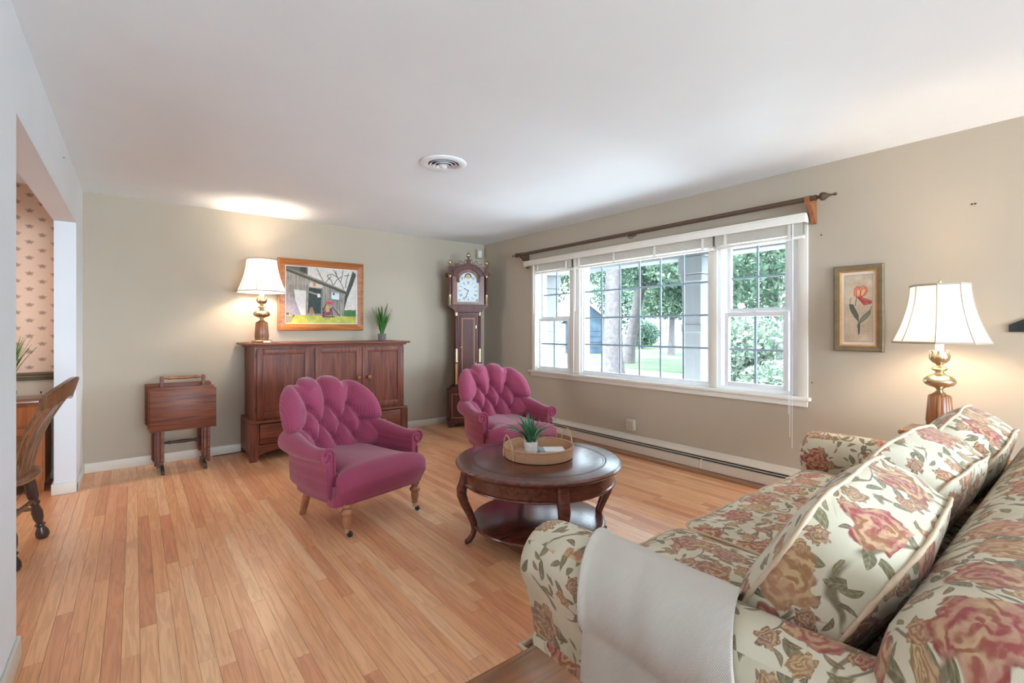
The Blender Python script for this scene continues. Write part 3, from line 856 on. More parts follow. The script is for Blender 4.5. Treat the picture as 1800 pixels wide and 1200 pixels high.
# ================================================================== LAMPS
def smoothstep(x): x = max(0, min(1, x)); return x * x * (3 - 2 * x)
def lamp(label, loc, rz, watts):
    t = thing('table_lamp', label, 'lamp', loc, rz, 'brass and walnut table lamps')
    oct_ = lambda a: 1 / math.cos(((a + PI / 8) % (PI / 4)) - PI / 8) * .962
    MB().lathe([(.078, 0), (.083, .004), (.083, .018), (.077, .024), (.062, .028)], 32, poly=oct_).build('base', M['brass'], t, smooth=30)
    flute = lambda a: 1 - .05 * abs(math.sin(a * 8)) ** 6
    MB().lathe([(.052, .026), (.059, .032), (.057, .045), (.061, .055), (.057, .12), (.051, .195), (.047, .203), (.04, .208)], 96, poly=flute).build('body', M['lampwood'], t, smooth=50)
    MB().lathe([(.03, .206), (.032, .212), (.02, .222), (.013, .235), (.022, .246), (.040, .252), (.061, .262), (.071, .276), (.072, .284), (.067, .296), (.050, .312), (.031, .320), (.020, .328), (.018, .338), (.032, .346), (.036, .352), (.030, .360), (.016, .368), (.015, .378), (.026, .386), (.030, .392)], 40).build('stem', M['brass'], t, smooth=60)
    lv = MB()
    for k in range(8):
        a = 2 * PI * k / 8
        pts = [(.026, .388), (.040, .405), (.043, .425), (.036, .44), (.044, .456)]
        lv.tube([(r * math.cos(a), r * math.sin(a), z) for r, z in pts], [(.004, .014), (.004, .017), (.004, .015), (.003, .010), (.002, .003)], 8, up=(math.cos(a), math.sin(a), 0))
    lv.build('leaf_cup', M['brass'], t, smooth=60)
    MB().lathe([(.019, .39), (.019, .50)], 20).build('socket_sleeve', M['pot'], t, smooth=40)
    bulb = MB().lathe([(.012, .5), (.016, .515), (.03, .55), (.034, .575), (.028, .60), (.012, .613)], 20).build('bulb', M['bulb'], t, smooth=60)
    Z0, Z1, R0, R1 = .498, .825, .205, .125
    def sr(f): return R0 + (R1 - R0) * (1 - (1 - f) ** 1.85)
    def poly(a): return 1 / math.cos(((a) % (PI / 4)) - PI / 8) * .955
    prof = [(sr(i / 14), Z0 + (Z1 - Z0) * i / 14) for i in range(15)]
    sh = MB().lathe(prof, 64, cap=False, poly=poly).build('shade', M['shade'], t, smooth=30)
    tr = MB()
    for k in range(8):
        a = 2 * PI * k / 8
        MB().tube([(r * poly(a) * math.cos(a) * 1.004, r * poly(a) * math.sin(a) * 1.004, z) for r, z in prof], .0028, 6).build('seam', M['ribtrim'], sh)
    for z, r in ((Z0 + .003, R0), (Z1 - .003, R1)):
        MB().tube([(r * 1.004 * poly(2 * PI * k / 64) * math.cos(2 * PI * k / 64), r * 1.004 * poly(2 * PI * k / 64) * math.sin(2 * PI * k / 64), z) for k in range(64)], [(.006, .0022)] * 64, 6, True, up=(0, 0, 1)).build('edge_trim', M['ribtrim'], sh)
    hp = MB()
    for s in (-1, 1):
        hp.tube([(s * .02, 0, .5), (s * .05, 0, .56), (s * .055, 0, .66), (s * .03, 0, .78), (0, 0, .815)], .0018, 6)
    for k in range(3):
        a = 2 * PI * k / 3
        hp.tube([(0, 0, .815), (.122 * math.cos(a), .122 * math.sin(a), .82)], .0016, 6)
    hp.build('harp', M['brass'], t)
    MB().lathe([(.004, .815), (.009, .825), (.005, .832), (.010, .842), (.004, .852), (.001, .856)], 16).build('finial', M['brass'], t, smooth=60)
    l = light('lamp_glow', 'POINT', (0, 0, .62), watts, (1.0, .82, .66), shadow_soft_size=.07)
    l.parent = t
    return t
def emis(name, c, s):
    m = bpy.data.materials.new(name); m.use_nodes = True
    b = m.node_tree.nodes['Principled BSDF']; b.inputs['Emission Color'].default_value = c; b.inputs['Emission Strength'].default_value = s
    b.inputs['Base Color'].default_value = c
    return m
M['bulb'] = emis('lit_bulb', (1, .8, .55, 1), 12)

# ================================================================== CABINET (armoire)
CH = 1.118
cb = thing('cabinet', 'wide cherry cabinet with three panelled doors over drawers on back wall', 'cabinet', (1.645, 5.27, 0))
fy = -.25; by = .235; hw = .762
MB().box(-hw - .075, hw + .06, fy - .05, by + .01, CH - .022, CH, .007).build('top', M['cherryh'], cb, smooth=40)
MB().box(-hw - .03, hw + .03, fy - .015, by, CH - .04, CH - .022, .006).build('top_moulding', M['cherryh'], cb, smooth=40)
bd = MB().box(-hw, -hw + .02, fy, by, .38, CH - .04).box(hw - .02, hw, fy, by, .38, CH - .04).box(-hw + .02, hw - .02, by - .02, by, .38, CH - .04)
bd.box(-hw + .02, hw - .02, fy + .01, fy + .03, CH - .07, CH - .04).box(-.25, -.215, fy, fy + .03, .38, CH - .04).box(-hw + .02, hw - .02, fy + .01, by - .02, .38, .40).box(-hw, -hw + .018, fy - .004, fy, .39, CH - .04)
bd.build('carcass', M['cherry'], cb)
def door(x0, x1, kx):
    z0, z1 = .402, CH - .055; st = .058; y0 = fy - .012; y1 = fy + .012
    m = MB().box(x0, x0 + st, y0, y1, z0, z1, .003).box(x1 - st, x1, y0, y1, z0, z1, .003).box(x0 + st, x1 - st, y0, y1, z0, z0 + st, .003).box(x0 + st, x1 - st, y0, y1, z1 - st, z1, .003)
    d = m.build('door', M['cherry'], cb, smooth=30)
    MB().box(x0 + st - .002, x1 - st + .002, y0 + .013, y1 - .002, z0 + st - .002, z1 - st + .002).build('panel', M['cherry'], d)
    if kx is not None: MB().lathe([(.008, 0), (.008, .012), (.018, .018), (.021, .028), (.016, .036), (.003, .038)], 20, (kx, y0, .735), (0, -1, 0)).build('knob', M['lampwood'], d, smooth=60)
    for z in (z0 + .06, z1 - .08):
        hx = x0 - .004 if kx is None or kx > (x0 + x1) / 2 else x1 + .004
        MB().lathe([(.005, 0), (.005, .05)], 8, (hx, y0 + .004, z), (0, 0, 1)).build('hinge', M['darkwood'], d)
door(-.74, -.253, None); door(-.212, .27, .23); door(.275, .742, .345)
bw = hw + .035; bf = fy - .022
MB().box(-bw, bw, bf - .006, by + .004, .355, .38, .006).build('waist_moulding', M['cherryh'], cb, smooth=40)
MB().box(-bw, -bw + .022, bf + .02, by, .06, .355).box(bw - .022, bw, bf + .02, by, .06, .355).box(-bw + .022, bw - .022, by - .02, by, .10, .355).box(-bw + .022, bw - .022, bf + .03, by - .02, .14, .16).box(-bw, -bw + .03, by - .03, by, 0, .06).box(bw - .03, bw, by - .03, by, 0, .06).build('base_case', M['cherry'], cb)
pts = [(-bw + .05, .0), (-bw, .0), (-bw, .355), (-bw + .075, .355), (-bw + .075, .11)]
for s in (-1, 1):
    q = [(s * a, b) for a, b in [(-bw, .0), (-bw + .055, .0), (-bw + .075, .06), (-bw + .075, .355), (-bw, .355)]]
    MB().prism(q, bf, bf + .024).build('front_leg', M['cherry'], cb)
    MB().prism([(bf - .001, 0), (bf + .05, 0), (bf + .06, .08), (bf + .06, .354), (bf - .001, .354)], s * bw - .012 if s > 0 else -bw - .003, s * bw + .003 if s > 0 else -bw + .012, 'YZ').build('side_leg', M['cherry'], cb)
n = 24; ap = [(-bw + .075, .155), (bw - .075, .155)]
arch = [(bw - .075 - (2 * bw - .15) * i / n, .055 + .075 * math.sin(PI * i / n) ** .6) for i in range(n + 1)]
MB().prism(ap + arch, bf + .004, bf + .022).build('arched_apron', M['cherryh'], cb)
for x0, x1 in ((-bw + .08, -.262), (-.257, .257), (.262, bw - .08)):
    d = MB().box(x0, x1, bf - .002, bf + .02, .162, .348, .004).build('drawer', M['cherryh'], cb, smooth=30)
    if x0 > -.5: MB().lathe([(.007, 0), (.007, .012), (.017, .018), (.019, .027), (.014, .034), (.003, .036)], 20, ((x0 + x1) / 2 + (.02 if x0 > 0 else 0), bf, .25), (0, -1, 0)).build('knob', M['lampwood'], d, smooth=60)
lamp('lit brass and walnut lamp with bell shade on the cherry cabinet', (.99, 5.24, CH), R(22), 14).scale = (1.07, 1.07, 1.0)
cord = MB().tube([(.60, 5.45, .012), (.7, 5.47, .006), (.78, 5.48, .006), (.85, 5.49, .01), (.90, 5.50, .04)], .0035, 6).build('lamp_cord', M['black'])
tag(cord, 'black lamp cord on the floor left of the cherry cabinet', 'cord')

def grass(t, n, h, spread, seed, mat, tipmat=None, wid=.004, base_r=.02, z0=0.0, droop=.0):
    g = np.random.default_rng(seed); m = MB(); tips = []
    for k in range(n):
        a = g.uniform(0, 2 * PI); r0 = base_r * math.sqrt(g.random()); s = spread * g.uniform(.15, 1.0); hh = h * g.uniform(.6, 1.05)
        b = g.uniform(0, 2 * PI); pts = []; rr = []
        for i in range(7):
            f = i / 6
            rad = r0 + s * f ** 1.6
            pts.append((rad * math.cos(a) + .006 * f * math.cos(b), rad * math.sin(a) + .006 * f * math.sin(b), z0 + hh * f - droop * s * f ** 2.6 * 2))
            rr.append((.0009, wid * (1.0 - f ** 2.2) + .0006))
        m.tube(pts, rr, 4, up=(math.cos(a), math.sin(a), .4))
        tips.append(pts)
    m.build('blades', mat, t)
    return tips
M['grassblade'] = leaf_mat('grass_blades', [(0, lin(44, 96, 42)), (.6, lin(78, 140, 62)), (1, lin(120, 156, 80))], .2)
M['plume'] = plain('dry_plumes', lin(110, 82, 78), .9, .15, 60)
gp = thing('potted_grass', 'tall green ornamental grass in a small grey pot on the cabinet', 'plant', (2.25, 5.26, CH))
MB().lathe([(.038, 0), (.041, .004), (.047, .076), (.047, .08), (.042, .08), (.041, .07)], 28).build('pot', M['stonepot'], gp, smooth=40)
MB().lathe([(.040, .068), (.040, .072)], 24).build('soil', M['soil'], gp)
grass(gp, 120, .31, .125, 5, M['grassblade'], wid=.0050, z0=.07)
for k, (a, s, h) in enumerate(((2.8, .04, .32), (1.2, .02, .34), (.1, .075, .37), (-.4, .05, .33))):
    pt = [(s * f ** 1.5 * math.cos(a), s * f ** 1.5 * math.sin(a), .07 + h * f) for f in (0, .3, .55, .65, .75, .85, .93, 1)]
    MB().tube(pt, [.0012, .0012, .0014, .005, .007, .007, .005, .001], 8).build('plume', M['plume'], gp, smooth=60)

# ------------------------------------------------------------------ pictures (flat prints painted per vertex)
def seg_dist(X, Y, a, b):
    ax, ay = a; bx, by_ = b; dx, dy = bx - ax, by_ - ay; L = dx * dx + dy * dy + 1e-9
    t = np.clip(((X - ax) * dx + (Y - ay) * dy) / L, 0, 1)
    return np.hypot(X - ax - t * dx, Y - ay - t * dy)
def inpoly(X, Y, P):
    r = np.zeros(X.shape, bool); n = len(P)
    for i in range(n):
        x1, y1 = P[i]; x2, y2 = P[(i + 1) % n]
        c = ((y1 > Y) != (y2 > Y)) & (X < (x2 - x1) * (Y - y1) / (y2 - y1 + 1e-12) + x1)
        r ^= c
    return r
def vnoise(X, Y, s, seed=0):
    g = np.random.default_rng(seed); T = g.random((64, 64))
    x = X * s; y = Y * s; i = np.floor(x).astype(int); j = np.floor(y).astype(int); fx = x - i; fy_ = y - j
    fx = fx * fx * (3 - 2 * fx); fy_ = fy_ * fy_ * (3 - 2 * fy_)
    q = lambda a, b: T[a % 64, b % 64]
    return (q(i, j) * (1 - fx) + q(i + 1, j) * fx) * (1 - fy_) + (q(i, j + 1) * (1 - fx) + q(i + 1, j + 1) * fx) * fy_
def canvas(name, w, h, nx, ny, paint, mat, parent, plane, depth=.004):
    """a thin board whose front carries the print; plane maps (u 0..1, v 0..1 up, d) to xyz"""
    u = np.linspace(0, 1, nx); v = np.linspace(0, 1, ny); U, V = np.meshgrid(u, v, indexing='ij')
    C = paint(U, V)
    vs = [plane(a, b, 0) for a in u for b in v]
    fs = [(i * ny + j, (i + 1) * ny + j, (i + 1) * ny + j + 1, i * ny + j + 1) for i in range(nx - 1) for j in range(ny - 1)]
    k = len(vs); vs += [plane(0, 0, depth), plane(1, 0, depth), plane(1, 1, depth), plane(0, 1, depth)]
    c = [0, (nx - 1) * ny, nx * ny - 1, ny - 1]
    fs += [(k + 3, k + 2, k + 1, k)]
    me = bpy.data.meshes.new(name); me.from_pydata(vs, [], fs)
    at = me.color_attributes.new('print', 'FLOAT_COLOR', 'POINT')
    col = np.ones((len(vs), 4), np.float32); s = np.clip(C.reshape(-1, 3) / 255, 0, 1)
    col[:nx * ny, :3] = np.where(s <= .04045, s / 12.92, ((s + .055) / 1.055) ** 2.4)
    at.data.foreach_set('color', col.ravel())
    me.materials.append(mat)
    o = bpy.data.objects.new(name, me); COL.objects.link(o); o.parent = parent
    return o
M['print'] = vcol('printed_picture')
def put(C, mask, col, a=1.0):
    m = (mask * a)[..., None]; C[:] = C * (1 - m) + np.array(col, float) * m
def paint_barn(U, V):
    V = 1 - V; X = U * 1.27; Y = V                  # Y down
    C = np.zeros(U.shape + (3,)); C[:] = (206, 198, 188)
    C += ((vnoise(X, Y, 9, 1) - .5) * 14)[..., None]
    # bare branches and trunk
    def br(pts, w, col=(62, 60, 52)):
        for a, b in zip(pts, pts[1:]): put(C, (seg_dist(X, Y, a, b) < w).astype(float), col)
    for p in ([(1.03, .36), (.97, .24), (.90, .14), (.88, .04)], [(.97, .24), (1.0, .12), (1.02, .0)], [(.90, .14), (.80, .10), (.72, .13)], [(.84, .34), (.80, .22), (.72, .14)], [(.84, .30), (.90, .2), (.98, .14)], [(.66, .25), (.60, .14), (.54, .02)], [(1.06, .34), (1.08, .2), (1.12, .06)], [(1.04, .12), (1.14, .1)], [(.93, .18), (.84, .02)], [(.70, .25), (.80, .14)]): br(p, .006)
    put(C, inpoly(X, Y, [(1.2, .02), (1.27, .08), (1.20, .28), (1.10, .52), (1.04, .74), (1.02, .72), (1.05, .48), (1.13, .24)]).astype(float), (70, 72, 62))
    put(C, inpoly(X, Y, [(1.0, .70), (1.27, .70), (1.27, .86), (1.0, .86)]).astype(float) * (Y > .70 + .05 * vnoise(X, Y, 14, 5)), (72, 112, 66))
    # shed
    shed = inpoly(X, Y, [(0, .02), (.35, .13), (1.05, .38), (1.03, .85), (0, .88)])
    b = 140 + 34 * (vnoise(X * 1, Y * .12, 46, 2) - .5) + 26 * (vnoise(X, Y, 14, 3) - .5)
    boards = np.stack([b * 1.02, b * .97, b * .90], -1)
    line = ((X * 22) % 1 < .10)[..., None]
    boards = np.where(line, boards * .66, boards)
    C[:] = np.where(shed[..., None], boards, C)
    put(C, inpoly(X, Y, [(.0, .0), (.38, .0), (.38, .14), (.0, .03)]).astype(float), (96, 94, 82))
    put(C, inpoly(X, Y, [(.25, .0), (.36, .0), (.36, .12), (.25, .08)]).astype(float), (60, 64, 60))
    for d, c in ((0, (112, 100, 84)), (.02, (74, 68, 58))): put(C, (seg_dist(X, Y, (0, .05 + d), (1.08, .42 + d)) < .016).astype(float), c)
    put(C, inpoly(X, Y, [(.0, .5), (.14, .55), (.24, .86), (.0, .92)]).astype(float), (168, 152, 158), .7)
    # openings
    put(C, inpoly(X, Y, [(.40, .36), (.62, .38), (.61, .82), (.38, .82)]).astype(float), (52, 62, 60))
    put(C, inpoly(X, Y, [(.42, .26), (.64, .31), (.64, .36), (.40, .35)]).astype(float), (196, 188, 176))
    put(C, inpoly(X, Y, [(.47, .27), (.52, .28), (.52, .34), (.47, .33)]).astype(float), (208, 130, 76))
    put(C, inpoly(X, Y, [(.15, .41), (.35, .42), (.345, .86), (.27, .86), (.17, .62)]).astype(float), (206, 200, 194))
    put(C, inpoly(X, Y, [(.14, .55), (.18, .62), (.27, .86), (.13, .82)]).astype(float), (150, 144, 158))
    put(C, (seg_dist(X, Y, (.42, .44), (.54, .48)) < .014).astype(float), (150, 136, 116))
    put(C, inpoly(X, Y, [(.55, .46), (.60, .47), (.60, .53), (.55, .53)]).astype(float), (220, 216, 206))
    put(C, inpoly(X, Y, [(.42, .72), (.46, .70), (.5, .82), (.40, .82)]).astype(float), (148, 110, 84))
    put(C, inpoly(X, Y, [(.62, .36), (.65, .37), (.64, .84), (.615, .82)]).astype(float), (122, 116, 104))
    put(C, inpoly(X, Y, [(.79, .41), (.955, .42), (.955, .57), (.79, .56)]).astype(float), (108, 100, 90))
    put(C, inpoly(X, Y, [(.80, .42), (.945, .43), (.945, .56), (.80, .55)]).astype(float), (204, 214, 216))
    put(C, inpoly(X, Y, [(.825, .43), (.86, .43), (.86, .48), (.825, .48)]).astype(float), (60, 74, 92))
    put(C, inpoly(X, Y, [(.87, .435), (.935, .44), (.935, .452), (.87, .448)]).astype(float), (112, 132, 148))
    # grass
    gl = .84 + .03 * vnoise(X, Y, 6, 7)
    g1 = vnoise(X, Y, 20, 8)[..., None]; g2 = vnoise(X, Y, 7, 9)[..., None]
    grass_c = np.array((196, 184, 70.)) * g1 + np.array((150, 160, 84.)) * (1 - g1); grass_c = grass_c * (.9 + .25 * g2)
    C[:] = np.where((Y > gl)[..., None], grass_c, C)
    put(C, inpoly(X, Y, [(.0, .86), (.15, .88), (.09, 1.0), (.0, 1.0)]).astype(float), (132, 122, 108), .8)
    # chair
    put(C, inpoly(X, Y, [(.70, .60), (.83, .60), (.82, .65), (.71, .65)]).astype(float), (196, 58, 74))
    put(C, inpoly(X, Y, [(.66, .72), (.80, .72), (.79, .84), (.65, .86)]).astype(float) * (vnoise(X, Y, 34, 4) > .3), (128, 56, 84))
    put(C, inpoly(X, Y, [(.70, .66), (.75, .66), (.77, .78), (.70, .79)]).astype(float), (178, 156, 84))
    for a, b2 in (((.66, .87), (.86, .87)), ((.65, .72), (.65, .88)), ((.80, .72), (.82, .86)), ((.82, .7), (.96, .86)), ((.70, .65), (.66, .74))): put(C, (seg_dist(X, Y, a, b2) < .010).astype(float), (84, 56, 66))
    put(C, (seg_dist(X, Y, (.02, .82), (.14, .86)) < .02) * (vnoise(X, Y, 40, 6) > .5).astype(float), (84, 82, 66))
    return C + ((vnoise(X, Y, 60, 12) - .5) * 16)[..., None]
def frame4(w, h, bw_, prof, m, parent, name):
    """four mitred frame rails around a w x h opening, face towards -y; prof = [(offset outwards 0..bw, depth)]"""
    for s in range(4):
        mb = MB(); a = [(-w / 2, -h / 2), (w / 2, -h / 2), (w / 2, h / 2), (-w / 2, h / 2)][s]; b = [(-w / 2, -h / 2), (w / 2, -h / 2), (w / 2, h / 2), (-w / 2, h / 2)][(s + 1) % 4]
        sg = lambda c: (math.copysign(1, c[0]), math.copysign(1, c[1]))
        vs = []
        for c in (a, b):
            for (o_, d) in prof: vs.append((c[0] + sg(c)[0] * o_, -d, c[1] + sg(c)[1] * o_))
        k = len(prof); fs = [(i, i + 1, k + i + 1, k + i) for i in range(k - 1)] + [(k - 1, 0, k, 2 * k - 1)]
        fs += [tuple(range(k)), tuple(reversed(range(k, 2 * k)))]
        mb.add(vs, fs).build(name, m, parent)
pw, ph = .925, .78
pt = thing('framed_painting', 'barn painting in a wide oak frame above the cherry cabinet', 'painting', (1.655, YB - .002, 1.625))
iw, ih = pw - .15, ph - .15
frame4(iw + .0, ih + .0, .075, [(-.004, .004), (-.004, .022), (.012, .026), (.05, .040), (.062, .046), (.075, .042), (.075, .0), (.0, .0)], M['oakframe'], pt, 'frame_rail')
frame4(iw - .012, ih - .012, .01, [(0, .006), (0, .024), (.006, .026), (.006, .006)], M['pot'], pt, 'liner')
canvas('canvas', iw, ih, 300, 240, paint_barn, M['print'], pt, lambda u, v, d: ((u - .5) * iw, -.012 + d, (v - .5) * ih))
def paint_tulip(U, V):
    X = U * 100; Y = (1 - V) * 205
    C = np.zeros(U.shape + (3,)); C[:] = (198, 180, 156); C += ((vnoise(X, Y, .06, 1) - .5) * 26 + (vnoise(X, Y, .3, 2) - .5) * 14)[..., None]
    mat_ = (X < 8) | (X > 92) | (Y < 8) | (Y > 197); C[mat_] = (222, 206, 190)
    ed = ((np.abs(X - 10) < 1) | (np.abs(X - 90) < 1)) & (Y > 9) & (Y < 196) | ((np.abs(Y - 10) < 1) | (np.abs(Y - 195) < 1)) & (X > 9) & (X < 91); put(C, ed.astype(float), (168, 150, 130), .6)
    def pol(P, c, a=.9, o=None):
        m = inpoly(X, Y, P).astype(float); put(C, m, c, a)
        for p, q in zip(P, P[1:] + P[:1]): put(C, (seg_dist(X, Y, p, q) < .9).astype(float), o or tuple(k * .75 for k in c), .9)
    def ln(P, w, c):
        for p, q in zip(P, P[1:]): put(C, (seg_dist(X, Y, p, q) < w).astype(float), c)
    ln([(45, 72), (42, 88), (41, 95)], 1.2, (110, 110, 84))
    ln([(52, 168), (51, 150), (50, 135), (44, 112), (34, 92)], 1.4, (100, 108, 88))
    ln([(51, 150), (60, 128), (84, 108), (88, 98)], 1.2, (108, 104, 90))
    pol([(24, 90), (32, 92), (42, 106), (50, 124), (50, 138), (40, 128), (32, 116), (26, 104)], (92, 100, 90))
    pol([(52, 146), (56, 132), (68, 120), (84, 110), (84, 118), (72, 132), (58, 142)], (122, 128, 112))
    ln([(26, 88), (27, 78), (29, 73)], 1.0, (112, 112, 92))
    pol([(48, 148), (54, 148), (53, 172), (50, 176)], (96, 100, 88))
    rd = (182, 74, 62); pk = (214, 134, 108); yl = (226, 178, 130)
    pol([(38, 66), (38, 50), (46, 42), (56, 44), (66, 40), (74, 46), (76, 56), (70, 66), (58, 72), (46, 72)], pk, .95, rd)
    pol([(46, 70), (44, 54), (50, 46), (56, 54), (54, 68)], yl, .9, rd)
    pol([(56, 70), (58, 52), (68, 46), (72, 54), (64, 68)], yl, .85, rd)
    pol([(48, 73), (60, 73), (74, 78), (88, 84), (86, 90), (74, 92), (66, 94), (58, 84)], (190, 90, 84), .9, (150, 50, 56))
    ln([(50, 74), (64, 82), (84, 87)], 1.0, (140, 44, 54)); ln([(56, 80), (68, 90)], 1.0, (140, 44, 54))
    for i in range(5):
        for k in range(9): put(C, (np.hypot(X - 14 - k * 4.4 - (i % 2), Y - 181 - i * 3) < .9).astype(float), (150, 130, 110), .5)
    return C
fw, fh = .287, .59
tp = thing('tulip_print', 'tulip print in a tarnished gilt frame right of the window', 'picture', (XR - .002, 1.074, 1.393), R(-90))
M['giltframe'] = plain('tarnished_gilt', lin(126, 110, 84), .45, .15, 25, .5, metal=.3)
M['gilt'] = plain('gilt_liner', lin(206, 156, 96), .35, .1, 30, .5, metal=.5)
i1, i2 = fw - .076, fh - .076
frame4(i1, i2, .038, [(-.003, .003), (-.003, .014), (.008, .018), (.03, .022), (.038, .018), (.038, 0)], M['giltframe'], tp, 'frame_rail')
frame4(i1 - .016, i2 - .016, .01, [(0, .005), (0, .013), (.009, .0165), (.009, .005)], M['gilt'], tp, 'liner')
canvas('print_sheet', i1, i2, 110, 225, paint_tulip, M['print'], tp, lambda u, v, d: ((u - .5) * (i1 - .012), -.006 + d, (v - .5) * (i2 - .012)))

# ================================================================== LONGCASE CLOCK
ck = thing('grandfather_clock', 'tall mahogany grandfather clock with painted dial in the corner', 'clock', (3.41, 5.235, 0), R(-27))
CW = M['clockwood']
b0 = MB()
for s in (-1, 1):
    b0.prism([(s * .255, 0), (s * .20, 0), (s * .17, .035), (s * .14, .06), (s * .255, .06)], -.135, .11)
b0.prism([(-.06, .06), (.06, .06), (.04, .035), (0, .03), (-.04, .035)], -.135, -.12)
b0.build('foot', CW, ck)
MB().box(-.25, .25, -.135, .115, .06, .45, .004).build('base', CW, ck)
MB().box(-.262, .262, -.147, .115, .06, .085, .006).build('base_moulding', CW, ck)
fr_ = MB()
for (x0, x1, z0, z1) in ((-.21, .21, .12, .126), (-.21, .21, .42, .426), (-.21, -.204, .126, .42), (.204, .21, .126, .42)): fr_.box(x0, x1, -.1375, -.134, z0, z1)
fr_.build('base_inlay', M['clocklight'], ck)
MB().prism([(-.262, .45), (.262, .45), (.262, .465), (.235, .475), (.215, .50), (.18, .52), (-.18, .52), (-.215, .50), (-.235, .475), (-.262, .465)], -.14, .11).build('lower_moulding', CW, ck)
MB().box(-.165, .165, -.10, .105, .52, 1.47, .004).build('waist', CW, ck)
dr = MB().box(-.105, .105, -.112, -.099, .60, 1.42, .004).build('waist_door', CW, ck)
di = MB()
for (x0, x1, z0, z1) in ((-.08, .08, .63, .637), (-.08, .08, 1.383, 1.39), (-.08, -.073, .637, 1.383), (.073, .08, .637, 1.383)): di.box(x0, x1, -.1145, -.111, z0, z1)
di.build('inlay', M['clocklight'], dr)
MB().lathe([(.006, 0), (.009, .006), (.004, .01)], 12, (-.09, -.112, 1.02), (0, -1, 0)).build('escutcheon', M['brass'], dr)
for z in (.80, 1.28): MB().box(.098, .106, -.116, -.111, z - .02, z + .02).build('hinge', M['brass'], dr)
for s in (-1, 1):
    q = MB().lathe([(.017, .86), (.019, .90), (.017, 1.40), (.014, 1.42)], 16, (s * .15, -.098, 0)).build('waist_column', CW, ck, smooth=50)
    MB().lathe([(.014, 1.42), (.02, 1.425), (.018, 1.44), (.023, 1.455), (.023, 1.465)], 16, (s * .15, -.098, 0)).build('capital', M['brass'], q, smooth=50)
    MB().lathe([(.022, .83), (.022, .845), (.018, .855), (.018, .87)], 16, (s * .15, -.098, 0)).build('column_base', M['brass'], q, smooth=50)
    MB().lathe([(.0195, .87), (.0195, 1.0)], 16, (s * .15, -.098, 0)).build('reeding', M['brass'], q, smooth=50)
    MB().box(s * .15 - .022, s * .15 + .022, -.116, -.08, .53, .83, .003).build('pilaster', CW, ck)
    MB().box(s * .15 - .012, s * .15 + .012, -.118, -.115, .55, .81).build('pilaster_inlay', M['clocklight'], ck)
MB().prism([(-.17, 1.47), (.17, 1.47), (.19, 1.50), (.235, 1.53), (.26, 1.545), (.26, 1.56), (-.26, 1.56), (-.26, 1.545), (-.235, 1.53), (-.19, 1.50)], -.15, .105).build('hood_moulding', CW, ck)
MB().box(-.225, -.215, -.12, .10, 1.56, 1.95).box(.215, .225, -.12, .10, 1.56, 1.95).box(-.215, .215, .09, .10, 1.56, 1.95).build('hood_case', CW, ck)
hz = 1.86; ri, ro = .118, .215
n = 20
A_ = [(ri * math.cos(PI - PI * i / n), hz + ri * math.sin(PI - PI * i / n)) for i in range(n + 1)]
hd = MB().box(-.205, -.142, -.125, -.105, 1.565, 1.955).box(.142, .205, -.125, -.105, 1.565, 1.955).box(-.142, .142, -.125, -.105, 1.565, 1.60)
hd.box(-.142, -ri, -.125, -.105, hz - .012, 1.955).box(ri, .142, -.125, -.105, hz - .012, 1.955).arc(0, hz, ri, .165, 0, PI, -.125, -.105)
hdo = hd.build('hood_door', wood('clock_door_mahogany', lin(92, 46, 32), lin(136, 76, 52), 2, .3), ck)
MB().lathe([(.007, 0), (.009, .006), (.004, .01)], 12, (-.172, -.125, 1.745), (0, -1, 0)).build('knob', M['brass'], hdo)
ar = MB().arc(0, hz - .01, .165, .215, R(24), R(156), -.15, .06).arc(0, hz - .01, .215, .235, R(26), R(154), -.165, .06)
ar.build('arched_cornice', CW, ck)
for s in (-1, 1):
    x0, x1 = sorted((s * .185, s * .272))
    MB().box(x0, x1, -.165, .105, 1.935, 1.955, .004).box(x0 - .006 * (s < 0), x1 + .006 * (s > 0), -.172, .105, 1.955, 1.975, .004).build('side_cornice', CW, ck)
    q = MB().lathe([(.016, 1.69), (.017, 1.75), (.015, 1.91)], 14, (s * .235, -.14, 0)).build('hood_column', CW, ck, smooth=50)
    MB().lathe([(.015, 1.905), (.02, 1.912), (.017, 1.92), (.023, 1.935)], 14, (s * .235, -.14, 0)).build('capital', M['brass'], q, smooth=50)
    MB().lathe([(.023, 1.56), (.021, 1.575), (.0175, 1.58), (.0175, 1.69)], 14, (s * .235, -.14, 0)).build('reeding', M['brass'], q, smooth=50)
    MB().box(s * .235 - .018, s * .235 + .018, -.158, -.12, 1.975, 2.05, .003).build('finial_plinth', CW, ck)
def finial(x, z):
    MB().lathe([(.008, 0), (.014, .006), (.006, .014), (.016, .022), (.026, .036), (.029, .05), (.024, .066), (.010, .078), (.005, .09), (.007, .096), (.003, .11), (.001, .118)], 20, (x, -.14, z)).build('finial', M['brass'], ck, smooth=60)
finial(-.235, 2.05); finial(.235, 2.05); finial(0, 2.145)
MB().prism([(-.03, 2.07), (.03, 2.07), (.022, 2.145), (-.022, 2.145)], -.158, -.125).build('centre_plinth', CW, ck)
for s in (-1, 1):                                    # pierced fretwork scrolls
    for k, (a, rr) in enumerate(((R(80), .03), (R(66), .034), (R(53), .030), (R(41), .025), (R(31), .018))):
        cx, cz = s * (.235 + rr * .8) * math.cos(a), hz - .01 + (.235 + rr * .8) * math.sin(a)
        pts = [(cx + s * rr * (1 - .06 * i) * math.cos(a + i * .55), -.14, cz + rr * (1 - .06 * i) * math.sin(a + i * .55)) for i in range(13)]
        MB().tube(pts, .0045, 6).build('fret_scroll', CW, ck, smooth=60)
